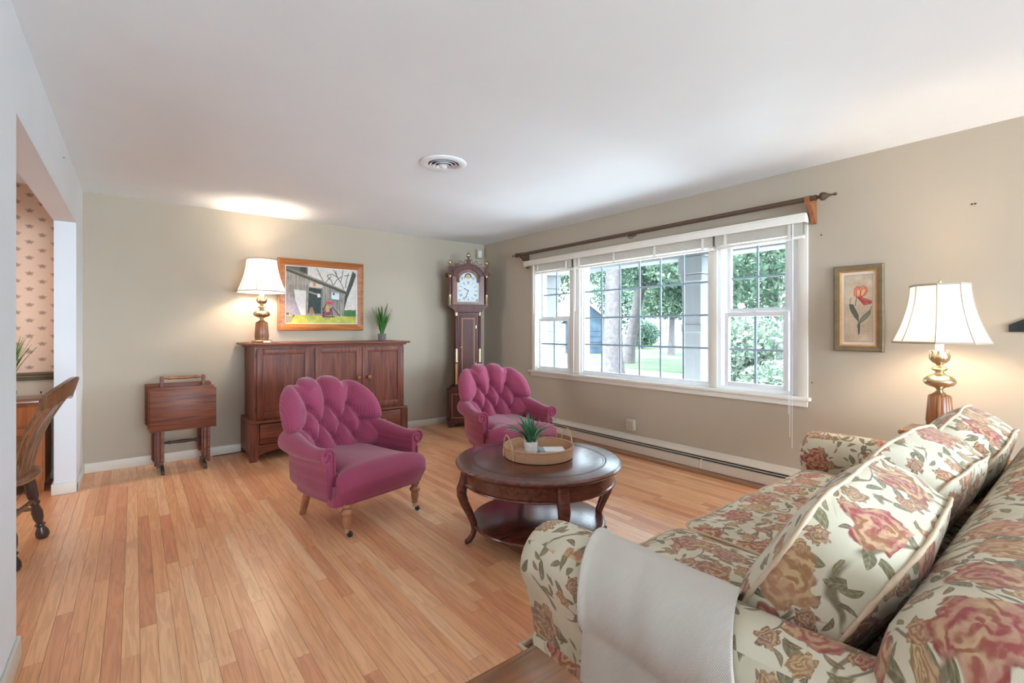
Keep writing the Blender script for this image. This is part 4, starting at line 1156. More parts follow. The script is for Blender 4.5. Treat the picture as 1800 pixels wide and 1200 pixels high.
def paint_dial(U, V):
    X = (U - .5) * .284; Z = (V) * .388                 # metres, z up from dial bottom 1.60
    C = np.zeros(U.shape + (3,)); C[:] = (214, 224, 226)
    cx, cz = 0, .142
    r = np.hypot(X - cx, Z - cz); put(C, (np.abs(r - .128) < .0012).astype(float), (120, 130, 130), .7); put(C, (np.abs(r - .086) < .001).astype(float), (150, 156, 156), .6)
    rom = ['XII', 'I', 'II', 'III', 'IIII', 'V', 'VI', 'VII', 'VIII', 'IX', 'X', 'XI']
    for k, s in enumerate(rom):
        a = PI / 2 - k * PI / 6; ur, uz = math.cos(a), math.sin(a); tx, tz = math.sin(a), -math.cos(a)
        W = {'I': .006, 'V': .012, 'X': .012}; tot = sum(W[c] for c in s); o = -tot / 2
        pt_ = lambda f, t: (cx + ur * f + tx * t, cz + uz * f + tz * t)
        for c in s:
            w = W[c]; m = o + w / 2
            L = {'I': [((.093, m), (.121, m))], 'V': [((.093, m), (.121, m - .004)), ((.093, m), (.121, m + .004))], 'X': [((.093, m - .004), (.121, m + .004)), ((.093, m + .004), (.121, m - .004))]}[c]
            for p, q in L: put(C, (seg_dist(X, Z, pt_(*p), pt_(*q)) < .0016).astype(float), (52, 62, 62))
            o += w
    for sx in (-1, 1):
        for zz in (.018, .262):
            d = np.hypot(X - sx * .118, (Z - zz)); put(C, ((d < .02) & (vnoise(X, Z, 150, 3) > .45)).astype(float), (96, 128, 108), .8)
    d = np.hypot(X, (Z - .325)); put(C, ((d < .045) & (Z > .31)).astype(float), (52, 66, 74)); put(C, (np.hypot(X, Z - .325) < .031).astype(float), (214, 176, 128))
    for sx in (-1, 1):
        put(C, (np.hypot(X - sx * .011, Z - .332) < .0045).astype(float), (90, 60, 48)); put(C, ((np.hypot(X - sx * .075, Z - .30) < .024) & (vnoise(X, Z, 120, 9) > .4)).astype(float), (130, 150, 110), .7)
        put(C, (np.abs(np.hypot(X - sx * .075, Z - .285) - .035) < .002).astype(float) * (Z > .285), (110, 116, 104), .7)
    put(C, ((np.abs(X) < .006) & (np.abs(Z - .312) < .0015)).astype(float), (150, 70, 60))
    for sx in (-1, 1): put(C, (np.hypot(X - sx * .03, Z - .105) < .004).astype(float), (70, 78, 78))
    return C
def dial_plane(u, v, d):
    x = (u - .5) * .284; z = v * .388
    if z > .26 :
        lim = math.sqrt(max(0, ri * ri - (z - .26) ** 2)) if z - .26 < ri else 0
        x = max(-lim, min(lim, x)); z = min(z, .26 + ri)
    return (x, -.107 + d, 1.60 + z)
canvas('dial', 0, 0, 143, 195, paint_dial, M['print'], ck, dial_plane, .003)
def hand(ang, L, w, name):
    a = R(90 - ang); u = Vector((math.cos(a), 0, math.sin(a))); t = Vector((-math.sin(a), 0, math.cos(a))); o = Vector((0, -.1125, 1.742))
    MB().tube([o - u * L * .15, o, o + u * L * .55, o + u * L * .68, o + u * L * .8, o + u * L], [(.001, w), (.001, w), (.001, w * .8), (.001, w * 2.2), (.001, w), (.001, .0006)], 6, up=(0, 1, 0)).build(name, M['black'], ck)
hand(303, .075, .0032, 'hour_hand'); hand(199, .112, .0022, 'minute_hand')

# ================================================================== TRAY TABLES ON THEIR RACK
rk = thing('tray_rack', 'turned wood carrying rack holding the folded tray tables', 'rack', (.345, 5.20, 0))
for s in (-1, 1):
    MB().prism([(-.185, 0), (-.185, .028), (-.16, .045), (-.03, .055), (-.02, .09), (.02, .09), (.03, .055), (.16, .045), (.185, .028), (.185, 0), (.13, 0), (.11, .012), (-.11, .012), (-.13, 0)], s * .155 - .012, s * .155 + .012, 'YZ').build('foot', M['darkwood'], rk)
    MB().box(s * .155 - .014, s * .155 + .014, -.016, .016, .08, .83, .004).build('post', M['traywood'], rk)
tn_ = [(.010, -.145), (.010, -.12), (.017, -.10), (.012, -.085), (.012, -.07), (.015, -.03), (.016, 0), (.015, .03), (.012, .07), (.012, .085), (.017, .10), (.010, .12), (.010, .145)]
MB().lathe(tn_, 14, (0, 0, .815), (1, 0, 0)).build('handle', M['lampwood'], rk, smooth=50)
MB().lathe(tn_, 14, (0, 0, .24), (1, 0, 0)).build('stretcher', M['darkwood'], rk, smooth=50)
rk.location.y = 5.225
for k in range(4):
    yy = 5.10 + k * .022 + (.125 if k > 1 else 0); dz = [0, .022, .036, .045][k]; dx = [.0, -.014, -.022, -.03][k]
    lab = ['frontmost folded tray table with the fully visible grained top', 'second folded tray table from the front of the rack', 'third folded tray table from the front of the rack', 'rearmost folded tray table against the back wall'][k]
    t = thing('tray_table', lab, 'tray table', (.345 + dx, yy, 0), 0, 'folded tray tables')
    MB().box(-.243, .243, -.008, .008, .365 + dz, .722 + dz, .003).build('top', M['traywood'], t, smooth=30)
    for s in (-1, 1):
        MB().box(s * (.185 + .0) - .012, s * .185 + .012, .009, .021, .05 + k * .012, .62 + dz, .003).build('leg', M['traywood'], t)
        MB().box(s * (.155) - .012, s * .155 + .012, -.003 if k else -.02, .008 if k else -.009, .10 + k * .012, .37 + dz, .003).build('leg', M['traywood'], t)

# ================================================================== BUTTON-BACK ARMCHAIRS
def armchair(label, loc, rz):
    t = thing('armchair', label, 'armchair', loc, rz, 'button-back armchairs')
    PK = M['pink']
    # --- tufted back, local (x, w) with w above the seat line z=.33
    A = [(-.155, .37), (0, .385), (.155, .37)]; B = [(-.225, .25), (-.078, .262), (.078, .262), (.225, .25)]; Cc = [(-.15, .14), (0, .145), (.15, .14)]
    segs = []
    for i in range(3):
        segs += [(A[i], B[i]), (A[i], B[i + 1]), (Cc[i], B[i]), (Cc[i], B[i + 1])]
    segs += [(A[0], (-.235, .60)), (A[1], (0, .66)), (A[2], (.235, .60)), (B[0], (-.45, .20)), (B[3], (.45, .20)), (Cc[0], (-.16, -.1)), (Cc[1], (0, -.1)), (Cc[2], (.16, -.1))]
    btn = A + B + Cc
    c0 = (0, .285)
    def outline(th):
        c, s = math.cos(th), math.sin(th)
        e = 2.7
        r = 1 / ((abs(c) / .378) ** e + (abs(s) / (.305 if s > 0 else .30)) ** e) ** (1 / e)
        w = c0[1] + r * s
        r *= (1 - .12 * smoothstep((.18 - w) / .25)) if s < 0.05 else 1
        for g in (90, 124, 56, 193, -13):
            d = abs((math.degrees(th) - g + 180) % 360 - 180)
            r *= 1 - g_amp(g, d)
        return r
    def g_amp(g, d): return (.13 if g in (193, -13) else .11) * math.exp(-(d / 6.5) ** 2)
    def sd(p, a, b):
        dx, dy = b[0] - a[0], b[1] - a[1]; q = max(0, min(1, ((p[0] - a[0]) * dx + (p[1] - a[1]) * dy) / (dx * dx + dy * dy)))
        return math.hypot(p[0] - a[0] - q * dx, p[1] - a[1] - q * dy)
    def surf(x, w, rho, side):
        edge = max(0, 1 - rho ** 4.5) ** .5
        if side < 0:
            d = min(sd((x, w), a, b) for a, b in segs); bd = min(math.hypot(x - p[0], w - p[1]) for p in btn)
            puff = .088 * (1 - math.exp(-(d / .042))) - .034 * math.exp(-(bd / .024) ** 2)
            wr = .0025 * math.sin(38 * math.atan2(w - .26, x)) * math.exp(-(bd / .05) ** 2)
            y = -(.035 + puff + wr) * min(1, edge * 1.25) - .012 * edge
        else:
            y = .075 * edge
        y += -.95 * x * x * (1 if abs(x) < .5 else 1) + .03
        z = .33 + w * .965
        y += w * .48 + .225
        return (x, y, z)
    nth, nr = 168, 44
    m = MB(); vs = []; fs = []
    outl = [outline(2 * PI * i / nth) for i in range(nth)]
    for side in (-1, 1):
        off = len(vs)
        rr = range(nr + 1) if side < 0 else range(nr)
        for j in rr:
            rho = (j / nr)
            rho = 1 - (1 - rho) ** 1.5
            for i in range(nth):
                th = 2 * PI * i / nth; r = outl[i] * rho
                x = c0[0] + r * math.cos(th); w = c0[1] + r * math.sin(th)
                vs.append(surf(x, w, rho, side))
        k = len(list(rr))
        for j in range(k - 1):
            for i in range(nth):
                i2 = (i + 1) % nth; q = (off + j * nth + i, off + j * nth + i2, off + (j + 1) * nth + i2, off + (j + 1) * nth + i)
                if j == 0: q = (q[0], q[2], q[3])
                fs.append(q)
        if side > 0:
            rim = nr * nth; last = off + (nr - 1) * nth
            for i in range(nth):
                i2 = (i + 1) % nth; fs.append((last + i, last + i2, rim + i2, rim + i))
    m.add(vs, fs)
    bk = m.build('backrest', PK, t, smooth=179)
    L_ = bk.data.uv_layers.new(name='UVMap')
    for l_ in bk.data.loops:
        c_ = vs[l_.vertex_index]; L_.data[l_.index].uv = (c_[0], c_[2] * 1.1)
    for p in btn:
        c = surf(p[0], p[1], .5, -1)
        MB().lathe([(.011, 0), (.011, .004), (.007, .008), (.001, .010)], 12, (c[0], c[1] + .004, c[2]), (0, -1, .2)).build('button', PK, bk, smooth=60, uv=(0, 0))
    # --- arms
    for s in (-1, 1):
        st = 22; npf = 26; vs = []; fs = []
        def sect(f):
            y = .33 - .54 * f
            zc = .505 - .025 * smoothstep(f * 1.1) + .008 * smoothstep((f - .7) / .3); xc = .300 + .045 * f + .020 * math.sin(PI * f); r = .076 - .032 * smoothstep(f * 1.2)
            out = [(xc - r + .004, .30), (xc - r + .002, .36), (xc - r + .002, zc - .05)]
            for k in range(18):
                a = R(185 - 275 * k / 17)
                out.append((xc + r * math.cos(a) + .004, zc + r * math.sin(a)))
            out += [(xc + .012, zc - r * 1.05), (xc + .004, zc - r * 1.5), (xc + .002, .33), (xc - .004, .24), (xc - .02, .215)]
            return [(s * x, y, z) for x, z in out]
        secs = [sect(i / (st - 1)) for i in range(st)]
        npf = len(secs[0])
        for sct in secs: vs += sct
        for i in range(st - 1):
            for k in range(npf - 1):
                fs.append((i * npf + k, (i + 1) * npf + k, (i + 1) * npf + k + 1, i * npf + k + 1))
            fs.append((i * npf + npf - 1, (i + 1) * npf + npf - 1, (i + 1) * npf, i * npf))
        fs += [tuple(range(npf)), tuple(reversed(range((st - 1) * npf, st * npf)))]
        am = MB().add(vs, fs).build('arm', PK, t, smooth=48)
        L_ = am.data.uv_layers.new(name='UVMap')
        for l_ in am.data.loops:
            i_ = l_.vertex_index; L_.data[l_.index].uv = (vs[i_][1], (i_ % npf) * .0165)
        e = secs[-1]
        pp = [(x, y - .004, z) for x, y, z in e[1:22]]
        cx, cz = s * (.34 + .004), e[12][2] - .05
        for k in range(9):
            a = R(-90 - 32 * k); r = .030 - .0022 * k
            xc = .345 + .004
            pp.append((s * (xc + r * math.cos(a)), e[0][1] - .004, .488 + r * math.sin(a)))
        MB().tube(pp, .0065, 8).build('piping', PK, am, smooth=60, uv=(0, 0))
        MB().tube([(x, y - .004, z) for x, y, z in e[-4:] + [e[-1]]][:4], .0055, 8).build('piping', PK, am, smooth=60, uv=(0, 0))
    # --- seat and body
    def seat(u, v):
        x = (u - .5) * 2
        hwx = .262 + .074 * smoothstep((v - .42) / .14)
        f = v
        if f < .5: y = .26 - .52 * f / .5; z = .40
        else:
            a = (f - .5) / .5
            if a < .6: b = a / .6 * PI / 2; y = -.26 - .115 * math.sin(b); z = .305 + .095 * math.cos(b)
            else: b = (a - .6) / .4; y = -.375 + .055 * b; z = .305 - .118 * b
        cr = 1 - abs(x) ** 2.4
        z += .022 * cr * (1 if f < .72 else max(0, 1 - (f - .72) / .15))
        y *= 1
        if f > .5: y += .055 * abs(x) ** 4 * smoothstep((f - .5) / .3)
        if f > .7: z += .018 * (1 - x * x) * smoothstep((f - .9) / .1)
        if f > .78: y += .004 * math.sin(x * 60) * smoothstep((abs(x) - .72) / .2) 
        return (x * hwx, y, z)
    def seat2(u, v):
        q = (u - .5) * 1.24                              # beyond +-.5 the cover turns down over the sides
        e_ = max(0, abs(q) - .5) / .12
        x, y, z = seat(min(1, max(0, q + .5)), v)
        z -= .028 * (abs(min(1, abs(q) * 2)) ** 7) * (1 if v < .8 else max(0, 1 - (v - .8) / .15))
        if e_ > 0:
            nose = smoothstep((v - .5) / .25)
            z = z + (.188 - z) * e_ * (1 - nose) - .01 * e_ * nose
            x *= 1 + .02 * math.sin(PI * e_) - .06 * e_ * nose
            y += e_ * .12 * nose
        return (x, y, z)
    so2 = MB().grid(84, 60, seat2).build('seat', PK, t, smooth=179)
    L_ = so2.data.uv_layers.new(name='UVMap')
    for l_ in so2.data.loops:
        i_ = l_.vertex_index; L_.data[l_.index].uv = ((i_ // 60) / 83 * .82, (i_ % 60) / 59 * .75)
    body = MB()
    n = 40; lv = [(.185, .95), (.20, .99), (.30, 1.02), (.37, .99)]
    ring = []
    for k in range(n):
        a = 2 * PI * k / n; c, s2 = math.cos(a), math.sin(a)
        ring.append((math.copysign(abs(c) ** .45, c) * .330, math.copysign(abs(s2) ** .45, s2) * .300 + .002))
    vs = [(x * f, y * f + .0, z) for z, f in lv for x, y in ring]
    fs = [(i * n + k, i * n + (k + 1) % n, (i + 1) * n + (k + 1) % n, (i + 1) * n + k) for i in range(3) for k in range(n)] + [tuple(reversed(range(n))), tuple(3 * n + k for k in range(n))]
    body.add(vs, fs).build('seat_frame', PK, t, smooth=40, uv=(0, 0))
    # --- legs
    for s in (-1, 1):
        l = MB().lathe([(.030, .20), (.032, .186), (.026, .180), (.022, .172), (.034, .160), (.037, .150), (.034, .140), (.024, .130), (.026, .120), (.027, .110), (.021, .075), (.019, .066), (.022, .062), (.018, .056)], 24, (s * .265, -.285, 0)).build('front_leg', M['legwood'], t, smooth=50)
        MB().lathe([(.016, .03), (.0165, .058)], 18, (s * .265, -.285, 0)).build('ferrule', M['brass'], l, smooth=50)
        MB().lathe([(.006, -.009), (.016, -.008), (.017, 0), (.016, .008), (.006, .009)], 20, (s * .265 + .012, -.298, .017), (1, .4, 0)).tube([(s * .265, -.285, .045), (s * .265 + .004, -.29, .03), (s * .265 + .006, -.298, .017)], .006, 8).build('caster', M['iron'], l, smooth=50)
        MB().tube([(s * .235, .19, .215), (s * .238, .225, .12), (s * .24, .27, .0)], [(.024, .02), (.022, .019), (.019, .016)], 12, flat=.5).build('back_leg', M['legwood'], t, smooth=40)
    return t
ac = armchair('raspberry button-back armchair in front of the cherry cabinet', (1.19, 3.20, 0), R(14))
ac2 = copy_tree(ac); ac2.location = (2.73, 3.50, 0); ac2.rotation_euler = (0, 0, R(-11))
ac2['label'] = 'raspberry button-back armchair behind the round coffee table'

# ================================================================== COFFEE TABLE
ct = thing('coffee_table', 'round mahogany coffee table with curved legs and lower shelf', 'table', (1.906, 2.147, 0), 0)
TH = .48
MB().lathe([(.02, TH - .028), (.45, TH - .028), (.470, TH - .034), (.482, TH - .030), (.488, TH - .022), (.495, TH - .016), (.495, TH - .010), (.487, TH - .003), (.475, TH), (.02, TH)], 96).build('top', M['mahog'], ct, smooth=35)
MB().lathe([(.396, TH - .001), (.396, TH + .0006), (.405, TH + .0006), (.405, TH - .001)], 96, cap=False).build('inlay_ring', M['darkwood'], ct)
MB().lathe([(.385, TH - .001), (.385, TH + .0005), (.3875, TH + .0005), (.3875, TH - .001)], 96, cap=False).build('inlay_ring', M['darkwood'], ct)
MB().lathe([(.425, TH - .03), (.447, TH - .03), (.447, TH - .105), (.454, TH - .110), (.456, TH - .117), (.450, TH - .122), (.425, TH - .122)], 96, cap=False).build('apron', M['mahog'], ct, smooth=35)
for k in range(4):
    a = R(-115 + 90 * k); ca, sa = math.cos(a), math.sin(a)
    prof = [(.440, .448, .034, .026), (.442, .40, .034, .027), (.450, .36, .033, .028), (.462, .325, .031, .030), (.462, .29, .029, .029), (.445, .24, .026, .026), (.415, .18, .023, .023), (.393, .125, .020, .020), (.388, .085, .018, .017), (.398, .05, .017, .015), (.418, .024, .018, .016), (.435, .014, .016, .013), (.444, .012, .008, .010)]
    MB().tube([(r * ca, r * sa, z) for r, z, _, _ in prof], [(d, w) for _, _, w, d in prof], 16, flat=.62, up=(ca, sa, .0001)).build('leg', M['mahog'], ct, smooth=50)
MB().lathe([(.02, .105), (.385, .105), (.395, .109), (.398, .116), (.395, .123), (.385, .127), (.02, .127)], 96).build('lower_shelf', M['mahog'], ct, smooth=35)

tr = thing('wicker_tray', 'round woven wicker tray with loop handles on the coffee table', 'tray', (1.925, 2.165, TH + .001))
RT = .205
MB().lathe([(.01, 0), (RT - .006, 0), (RT, .004), (RT + .008, .058), (RT + .006, .066), (RT, .066), (RT - .004, .058), (RT - .012, .010), (.01, .010)], 64).build('basket', M['wicker'], tr, smooth=40)
MB().tube([((RT + .004) * math.cos(2 * PI * k / 48), (RT + .004) * math.sin(2 * PI * k / 48), .066) for k in range(48)], .007, 8, True).build('rim', M['wicker'], tr, smooth=60)
M['cane'] = plain('cane_handle', lin(196, 166, 128), .6, .1, 40)
for a0 in (R(168), R(-10)):
    for da in (-.0, ):
        pts = []
        for i in range(15):
            f = i / 14; b = a0 + (f - .5) * .62
            pts.append(((RT + .009) * math.cos(b), (RT + .009) * math.sin(b), .045 + .10 * math.sin(PI * f) ** .7))
        MB().tube(pts, .0035, 8).build('handle', M['cane'], tr, smooth=60)
        for e in (pts[0], pts[-1]): MB().tube([(e[0], e[1], .008), (e[0] * 1.01, e[1] * 1.01, .05)], .004, 8).build('handle_end', M['cane'], tr, smooth=60)
zp = TH + .0115
pp_ = thing('potted_spider_plant', 'spiky green plant in a ribbed white pot on the wicker tray', 'plant', (1.872, 2.175, zp))
MB().lathe([(.034, 0), (.037, .003), (.0375, .02), (.0385, .022), (.0385, .05), (.040, .052), (.041, .084), (.036, .084), (.035, .07)], 32).build('pot', M['pot'], pp_, smooth=35)
MB().lathe([(.034, .068), (.034, .072)], 20).build('soil', M['soil'], pp_)
M['spider'] = leaf_mat('spider_leaves', [(0, lin(60, 110, 76)), (.6, lin(104, 152, 116)), (1, lin(196, 214, 190))], .2)
grass(pp_, 60, .21, .19, 9, M['spider'], wid=.0085, base_r=.018, z0=.068, droop=.20)
bx = thing('white_book', 'small white book lying on the wicker tray', 'book', (1.99, 2.12, zp), R(-34))
MB().box(-.078, .078, -.055, .055, 0, .004, .001).box(-.078, .078, -.055, .055, .026, .030, .001).box(-.078, -.074, -.055, .055, .003, .027).build('cover', M['pot'], bx)
M['paper'] = plain('page_edges', lin(214, 212, 206), .8, .04, 60)
MB().box(-.074, .075, -.053, .053, .004, .026).build('pages', M['paper'], bx)
MB().box(-.078, -.045, -.0552, .0552, .0262, .0304).build('spine_band', plain('blue_grey_cloth', lin(140, 158, 176), .8, .05, 40), bx)

# ================================================================== SOFA
SX0, SX1, SYF, SYB = .90, 3.20, 1.10, -.08
FL = M['floral']
sf = thing('sofa', 'floral rolled-arm sofa with cream ground in the foreground', 'sofa', (0, 0, 0))
bs = MB().box(SX0 + .05, SX1 - .05, SYB + .03, SYF + .015, .05, .335, .03)
bs.build('base', FL, sf, smooth=40, uv=(0, 0))
sk = MB()
for (p, q) in (((SX0 + .04, SYF + .03), (SX1 - .04, SYF + .03)), ((SX0 + .035, SYF + .03), (SX0 + .035, SYB)), ((SX1 - .035, SYF + .03), (SX1 - .035, SYB)), ((SX0 + .04, SYB), (SX1 - .04, SYB))):
    L = math.hypot(q[0] - p[0], q[1] - p[1]); n_ = int(L / .02); dx, dy = (q[0] - p[0]) / L, (q[1] - p[1]) / L
    nx_, ny_ = -dy, dx
    g = MB().grid(n_ + 1, 9, lambda u, v: (p[0] + dx * L * u + nx_ * .010 * math.sin(u * L * 18) * (1 - v), p[1] + dy * L * u + ny_ * .010 * math.sin(u * L * 18) * (1 - v), .008 + .262 * v))
    sk.add(g.v, g.f)
sko = sk.build('skirt', FL, sf, smooth=179, uv=(.3, .2))
so_ = sko.modifiers.new('thick', 'SOLIDIFY'); so_.thickness = .006
pl0 = [(SX0 + .032, SYB, .275), (SX0 + .032, SYF + .036, .275), (SX1 - .032, SYF + .036, .275), (SX1 - .032, SYB, .275)]
pts = []
for a, b in zip(pl0, pl0[1:]):
    for i in range(30): pts.append(tuple(a[j] + (b[j] - a[j]) * i / 30 for j in range(3)))
MB().tube(pts, .007, 8).build('skirt_piping', M['piping'], sf, smooth=60)
AR = .112                                            # arm roll radius
def arm_profile(z_roll=.548):
    P = [(-.045, .26), (-.058, .36), (-.075, .43)]
    for k in range(21):
        a = R(215 - 255 * k / 20); P.append((-.0 + AR * math.cos(a), z_roll + AR * math.sin(a)))
    P += [(.085, .44), (.082, .36), (.082, .26)]
    return P
def sweep_arm(xc, flip):
    prof = arm_profile(); n = len(prof); vs = []; fs = []
    ys = [SYF + .005 - .42 * (1 - math.cos(f * PI / 2)) for f in (0,)]
    st = [(SYF + .012, .86), (SYF + .0, .955), (SYF - .02, .99), (SYF - .05, 1.0)] + [(SYF - .05 - (SYF - .05 - .05) * i / 16, 1.0) for i in range(1, 17)]
    c = (.0, .47)
    for (y, s) in st:
        sag = .006 * math.sin(y * 9)
        for (x, z) in prof:
            vs.append((xc + flip * (c[0] + (x - c[0]) * s), y, c[1] + (z - c[1]) * s + sag * (z > .5)))
    m = len(st)
    for i in range(m - 1):
        for k in range(n - 1): fs.append((i * n + k, (i + 1) * n + k, (i + 1) * n + k + 1, i * n + k + 1))
        fs.append((i * n + n - 1, (i + 1) * n + n - 1, (i + 1) * n, i * n))
    fs += [tuple(range(n)), tuple(reversed(range((m - 1) * n, m * n)))]
    return MB().add(vs, fs), [(xc + flip * x, z) for x, z in prof]
XA0, XA1 = 1.012, 3.085
for xc, fl_ in ((XA0, 1), (XA1, -1)):
    mb, pr = sweep_arm(xc, fl_)
    mb.build('arm', FL, sf, smooth=60, uv=(.55 if fl_ > 0 else 1.9, .13))
# padded back with a rolled top
def back_prof():
    P = [(.20, .30), (.235, .42), (.255, .55), (.262, .66)]
    for k in range(15):
        a = R(10 + 165 * k / 14); P.append((.085 + .175 * math.cos(a), .66 + .165 * math.sin(a)))
    P += [(-.085, .58), (-.08, .40), (-.08, .06)]
    return P
bp = back_prof(); n = len(bp); vs = []; fs = []; UVB = []
stx = [(SX0 + .02, .50), (SX0 + .03, .70), (SX0 + .055, .86), (SX0 + .095, .96), (SX0 + .16, 1.0)] + [SX0 + .16 + (SX1 - SX0 - .32) * i / 24 for i in range(1, 25)] + [(SX1 - .115, .985), (SX1 - .085, .93), (SX1 - .07, .80)]
stx = [q if isinstance(q, tuple) else (q, 1.0) for q in stx]
for (x, s) in stx:
    for (y, z) in bp: vs.append((x, .09 + (y - .09) * s, .50 + (z - .50) * s))
m = len(stx)
for i in range(m - 1):
    for k in range(n - 1): fs.append((i * n + k, (i + 1) * n + k, (i + 1) * n + k + 1, i * n + k + 1))
    fs.append((i * n + n - 1, (i + 1) * n + n - 1, (i + 1) * n, i * n))
fs += [tuple(range(n)), tuple(reversed(range((m - 1) * n, m * n)))]
bo = MB().add(vs, fs).build('backrest', FL, sf, smooth=50)
me = bo.data; lay = me.uv_layers.new(name='UVMap')
acc = [0]
for (a, b) in zip(bp, bp[1:]): acc.append(acc[-1] + math.hypot(b[0] - a[0], b[1] - a[1]))
for p in me.polygons:
    for li in p.loop_indices:
        vi = me.loops[li].vertex_index; lay.data[li].uv = (vs[vi][0] + 4.33, acc[vi % n] + 2.05)
def cushion(name, label, cat, w, h, tk, puff, loc, rot, uvo, group, e=5.0, seed=0, crown=.0):
    """boxed cushion: faces in local x (width) / z (height), thickness along y; piped front and back edges"""
    t = thing(name, label, cat, loc, 0, group); t.rotation_euler = rot
    N = 96; ring = []
    for k in range(N):
        a = 2 * PI * k / N; c, s = math.cos(a), math.sin(a)
        r = 1 / (abs(c) ** e + abs(s) ** e) ** (1 / e)
        x, z = r * c * w / 2, r * s * h / 2
        x *= 1 - .035 * math.cos(PI * z / h) ** 2 * 0 ; z += crown * math.cos(PI * x / w) * (1 if z > 0 else .25)
        ring.append((x, z))
    vs = []; fs = []; rows = []; uvs = []
    per = [0]
    for k in range(N):
        a, b = ring[k], ring[(k + 1) % N]; per.append(per[-1] + math.hypot(b[0] - a[0], b[1] - a[1]))
    def dis(x, y, z, amp): return mnoise.noise(Vector((x * 5 + seed, y * 5, z * 5 + seed * .7))) * amp
    lay = []
    fr = [0, .12, .26, .4, .54, .68, .8, .9, .96, 1.0]
    for f in fr: lay.append((f, -1, None))
    for b in (-.33, 0, .33): lay.append((1.0, 0, b))
    for f in reversed(fr): lay.append((f, 1, None))
    for (f, side, b) in lay:
        for k in range(N):
            x, z = ring[k]
            if side:
                X, Z = x * f, z * f
                y = side * (tk / 2 + puff * (1 - f ** 2.6) ** .8) + dis(X, side, Z, .012)
                q = (X, y, Z)
            else:
                bul = 1 + .022 * math.cos(b * PI * 1.35)
                q = (x * bul, b * tk, z * (1 + .05 * math.cos(b * PI * 1.35)) + dis(x, b * 2, z, .006))
            vs.append(q)
    R_ = len(lay)
    for i in range(R_ - 1):
        for k in range(N):
            k2 = (k + 1) % N; q = (i * N + k, i * N + k2, (i + 1) * N + k2, (i + 1) * N + k)
            if i == 0: q = (q[0], q[2], q[3])
            if i == R_ - 2: q = (q[0], q[1], q[3])
            fs.append(q)
    o = MB().add(vs, fs).build('cover', FL, t, smooth=50)
    me = o.data; L = me.uv_layers.new(name='UVMap'); nf = len(fr)
    for p in me.polygons:
        rws = [me.loops[li].vertex_index // N for li in p.loop_indices]
        band = min(rws) >= nf - 1 and max(rws) <= nf + 3
        ks = [me.loops[li].vertex_index % N for li in p.loop_indices]
        wrap = max(ks) - min(ks) > 5
        for li in p.loop_indices:
            vi = me.loops[li].vertex_index; k = vi % N
            if band:
                s = per[N] if (wrap and k == 0) else per[k]
                L.data[li].uv = (s + uvo[0] + .7, vs[vi][1] + uvo[1] + 1.3)
            else: L.data[li].uv = (vs[vi][0] + uvo[0] + (3 if vs[vi][1] > 0 else 0), vs[vi][2] + uvo[1])
    for row in (nf - 1, nf + 3):
        MB().tube([tuple(c * 1.012 if j != 1 else c for j, c in enumerate(vs[row * N + k])) for k in range(N)], [.0052 + .0012 * math.sin(k * 1.7 + seed) for k in range(N)], 8, True).build('piping', M['piping'], t, smooth=60)
    return t
CWd = .633; cx0 = 1.083
names = ['nearest the throw', 'in the middle', 'by the far arm']
for k in range(3):
    x = cx0 + CWd * (k + .5)
    cushion('seat_cushion', 'floral sofa seat cushion %s' % names[k], 'cushion', CWd - .004, .72, .135, .03, (x, .715, .39), (R(90), 0, 0), (k * 1.13 + .2, k * .37), 'sofa seat cushions', e=10.0, seed=k * 3.1)
for k in range(3):
    x = cx0 + CWd * (k + .5) + (-.005, .0, .0)[k]
    cushion('back_cushion', 'floral boxed sofa back cushion %s' % names[k], 'cushion', CWd - .002, .41, .165, .05, (x, .42 + (0, .015, .0)[k], .672 + (0, .012, .016)[k]), (R(30 + (0, -1, 1)[k]), R((-2, 2, -1)[k]), R((2, -2, 1)[k])), (k * .91 + 5.3, k * .53 + .4), 'sofa back cushions', seed=k * 2.3 + 9, crown=.02)

# throw over the near arm
zr = .548; RA = AR + .008
def throw_pt(u, v):                                   # u: 0 inner side .. 1 outer hem ; v: 0 front .. 1 back
    Ltop = R(235) * RA; Lin = .05; Lout = .46; s = u * (Lin + Ltop + Lout)
    y0 = .93 - .09 * smoothstep((u - .18) / .3) + .0 * u
    y1 = .565 - .15 * smoothstep(u * 1.6)
    y = y0 + (y1 - y0) * v
    fold = .006 * math.sin(v * 5 + u * 3) + .002 * math.sin(v * 17 + 1.3 + u * 2)
    edge = .006 * math.exp(-((v) / .04) ** 2)
    if s < Lin: a = R(-25); x = XA0 + (RA) * math.cos(a); z = zr + RA * math.sin(a) - (Lin - s)
    elif s < Lin + Ltop:
        a = R(-25) + (s - Lin) / RA; rr = RA + abs(fold) * .45 + edge; x = XA0 + rr * math.cos(a); z = zr + rr * math.sin(a)
    else:
        d = s - Lin - Ltop; a = R(210); x = XA0 + RA * math.cos(a) - .004 + fold * min(1, d * 5) * 1.4 - .02 * min(1, d * 4); z = zr + RA * math.sin(a) - d
        y += .03 * d * (.5 - v)
    return (x, y, z)
th = MB().grid(110, 70, throw_pt).build('throw_blanket', M['throw'], None, smooth=179)
lay = th.data.uv_layers.new(name='UVMap')
for l_ in th.data.loops:
    vi = l_.vertex_index; lay.data[l_.index].uv = ((vi // 70) / 110 * .95, (vi % 70) / 70 * .48)
md = th.modifiers.new('thick', 'SOLIDIFY'); md.thickness = .010; md.offset = 1
md = th.modifiers.new('soft', 'BEVEL'); md.width = .003; md.segments = 2; md.limit_method = 'ANGLE'
tag(th, 'cream woven throw draped over the near sofa arm', 'blanket')

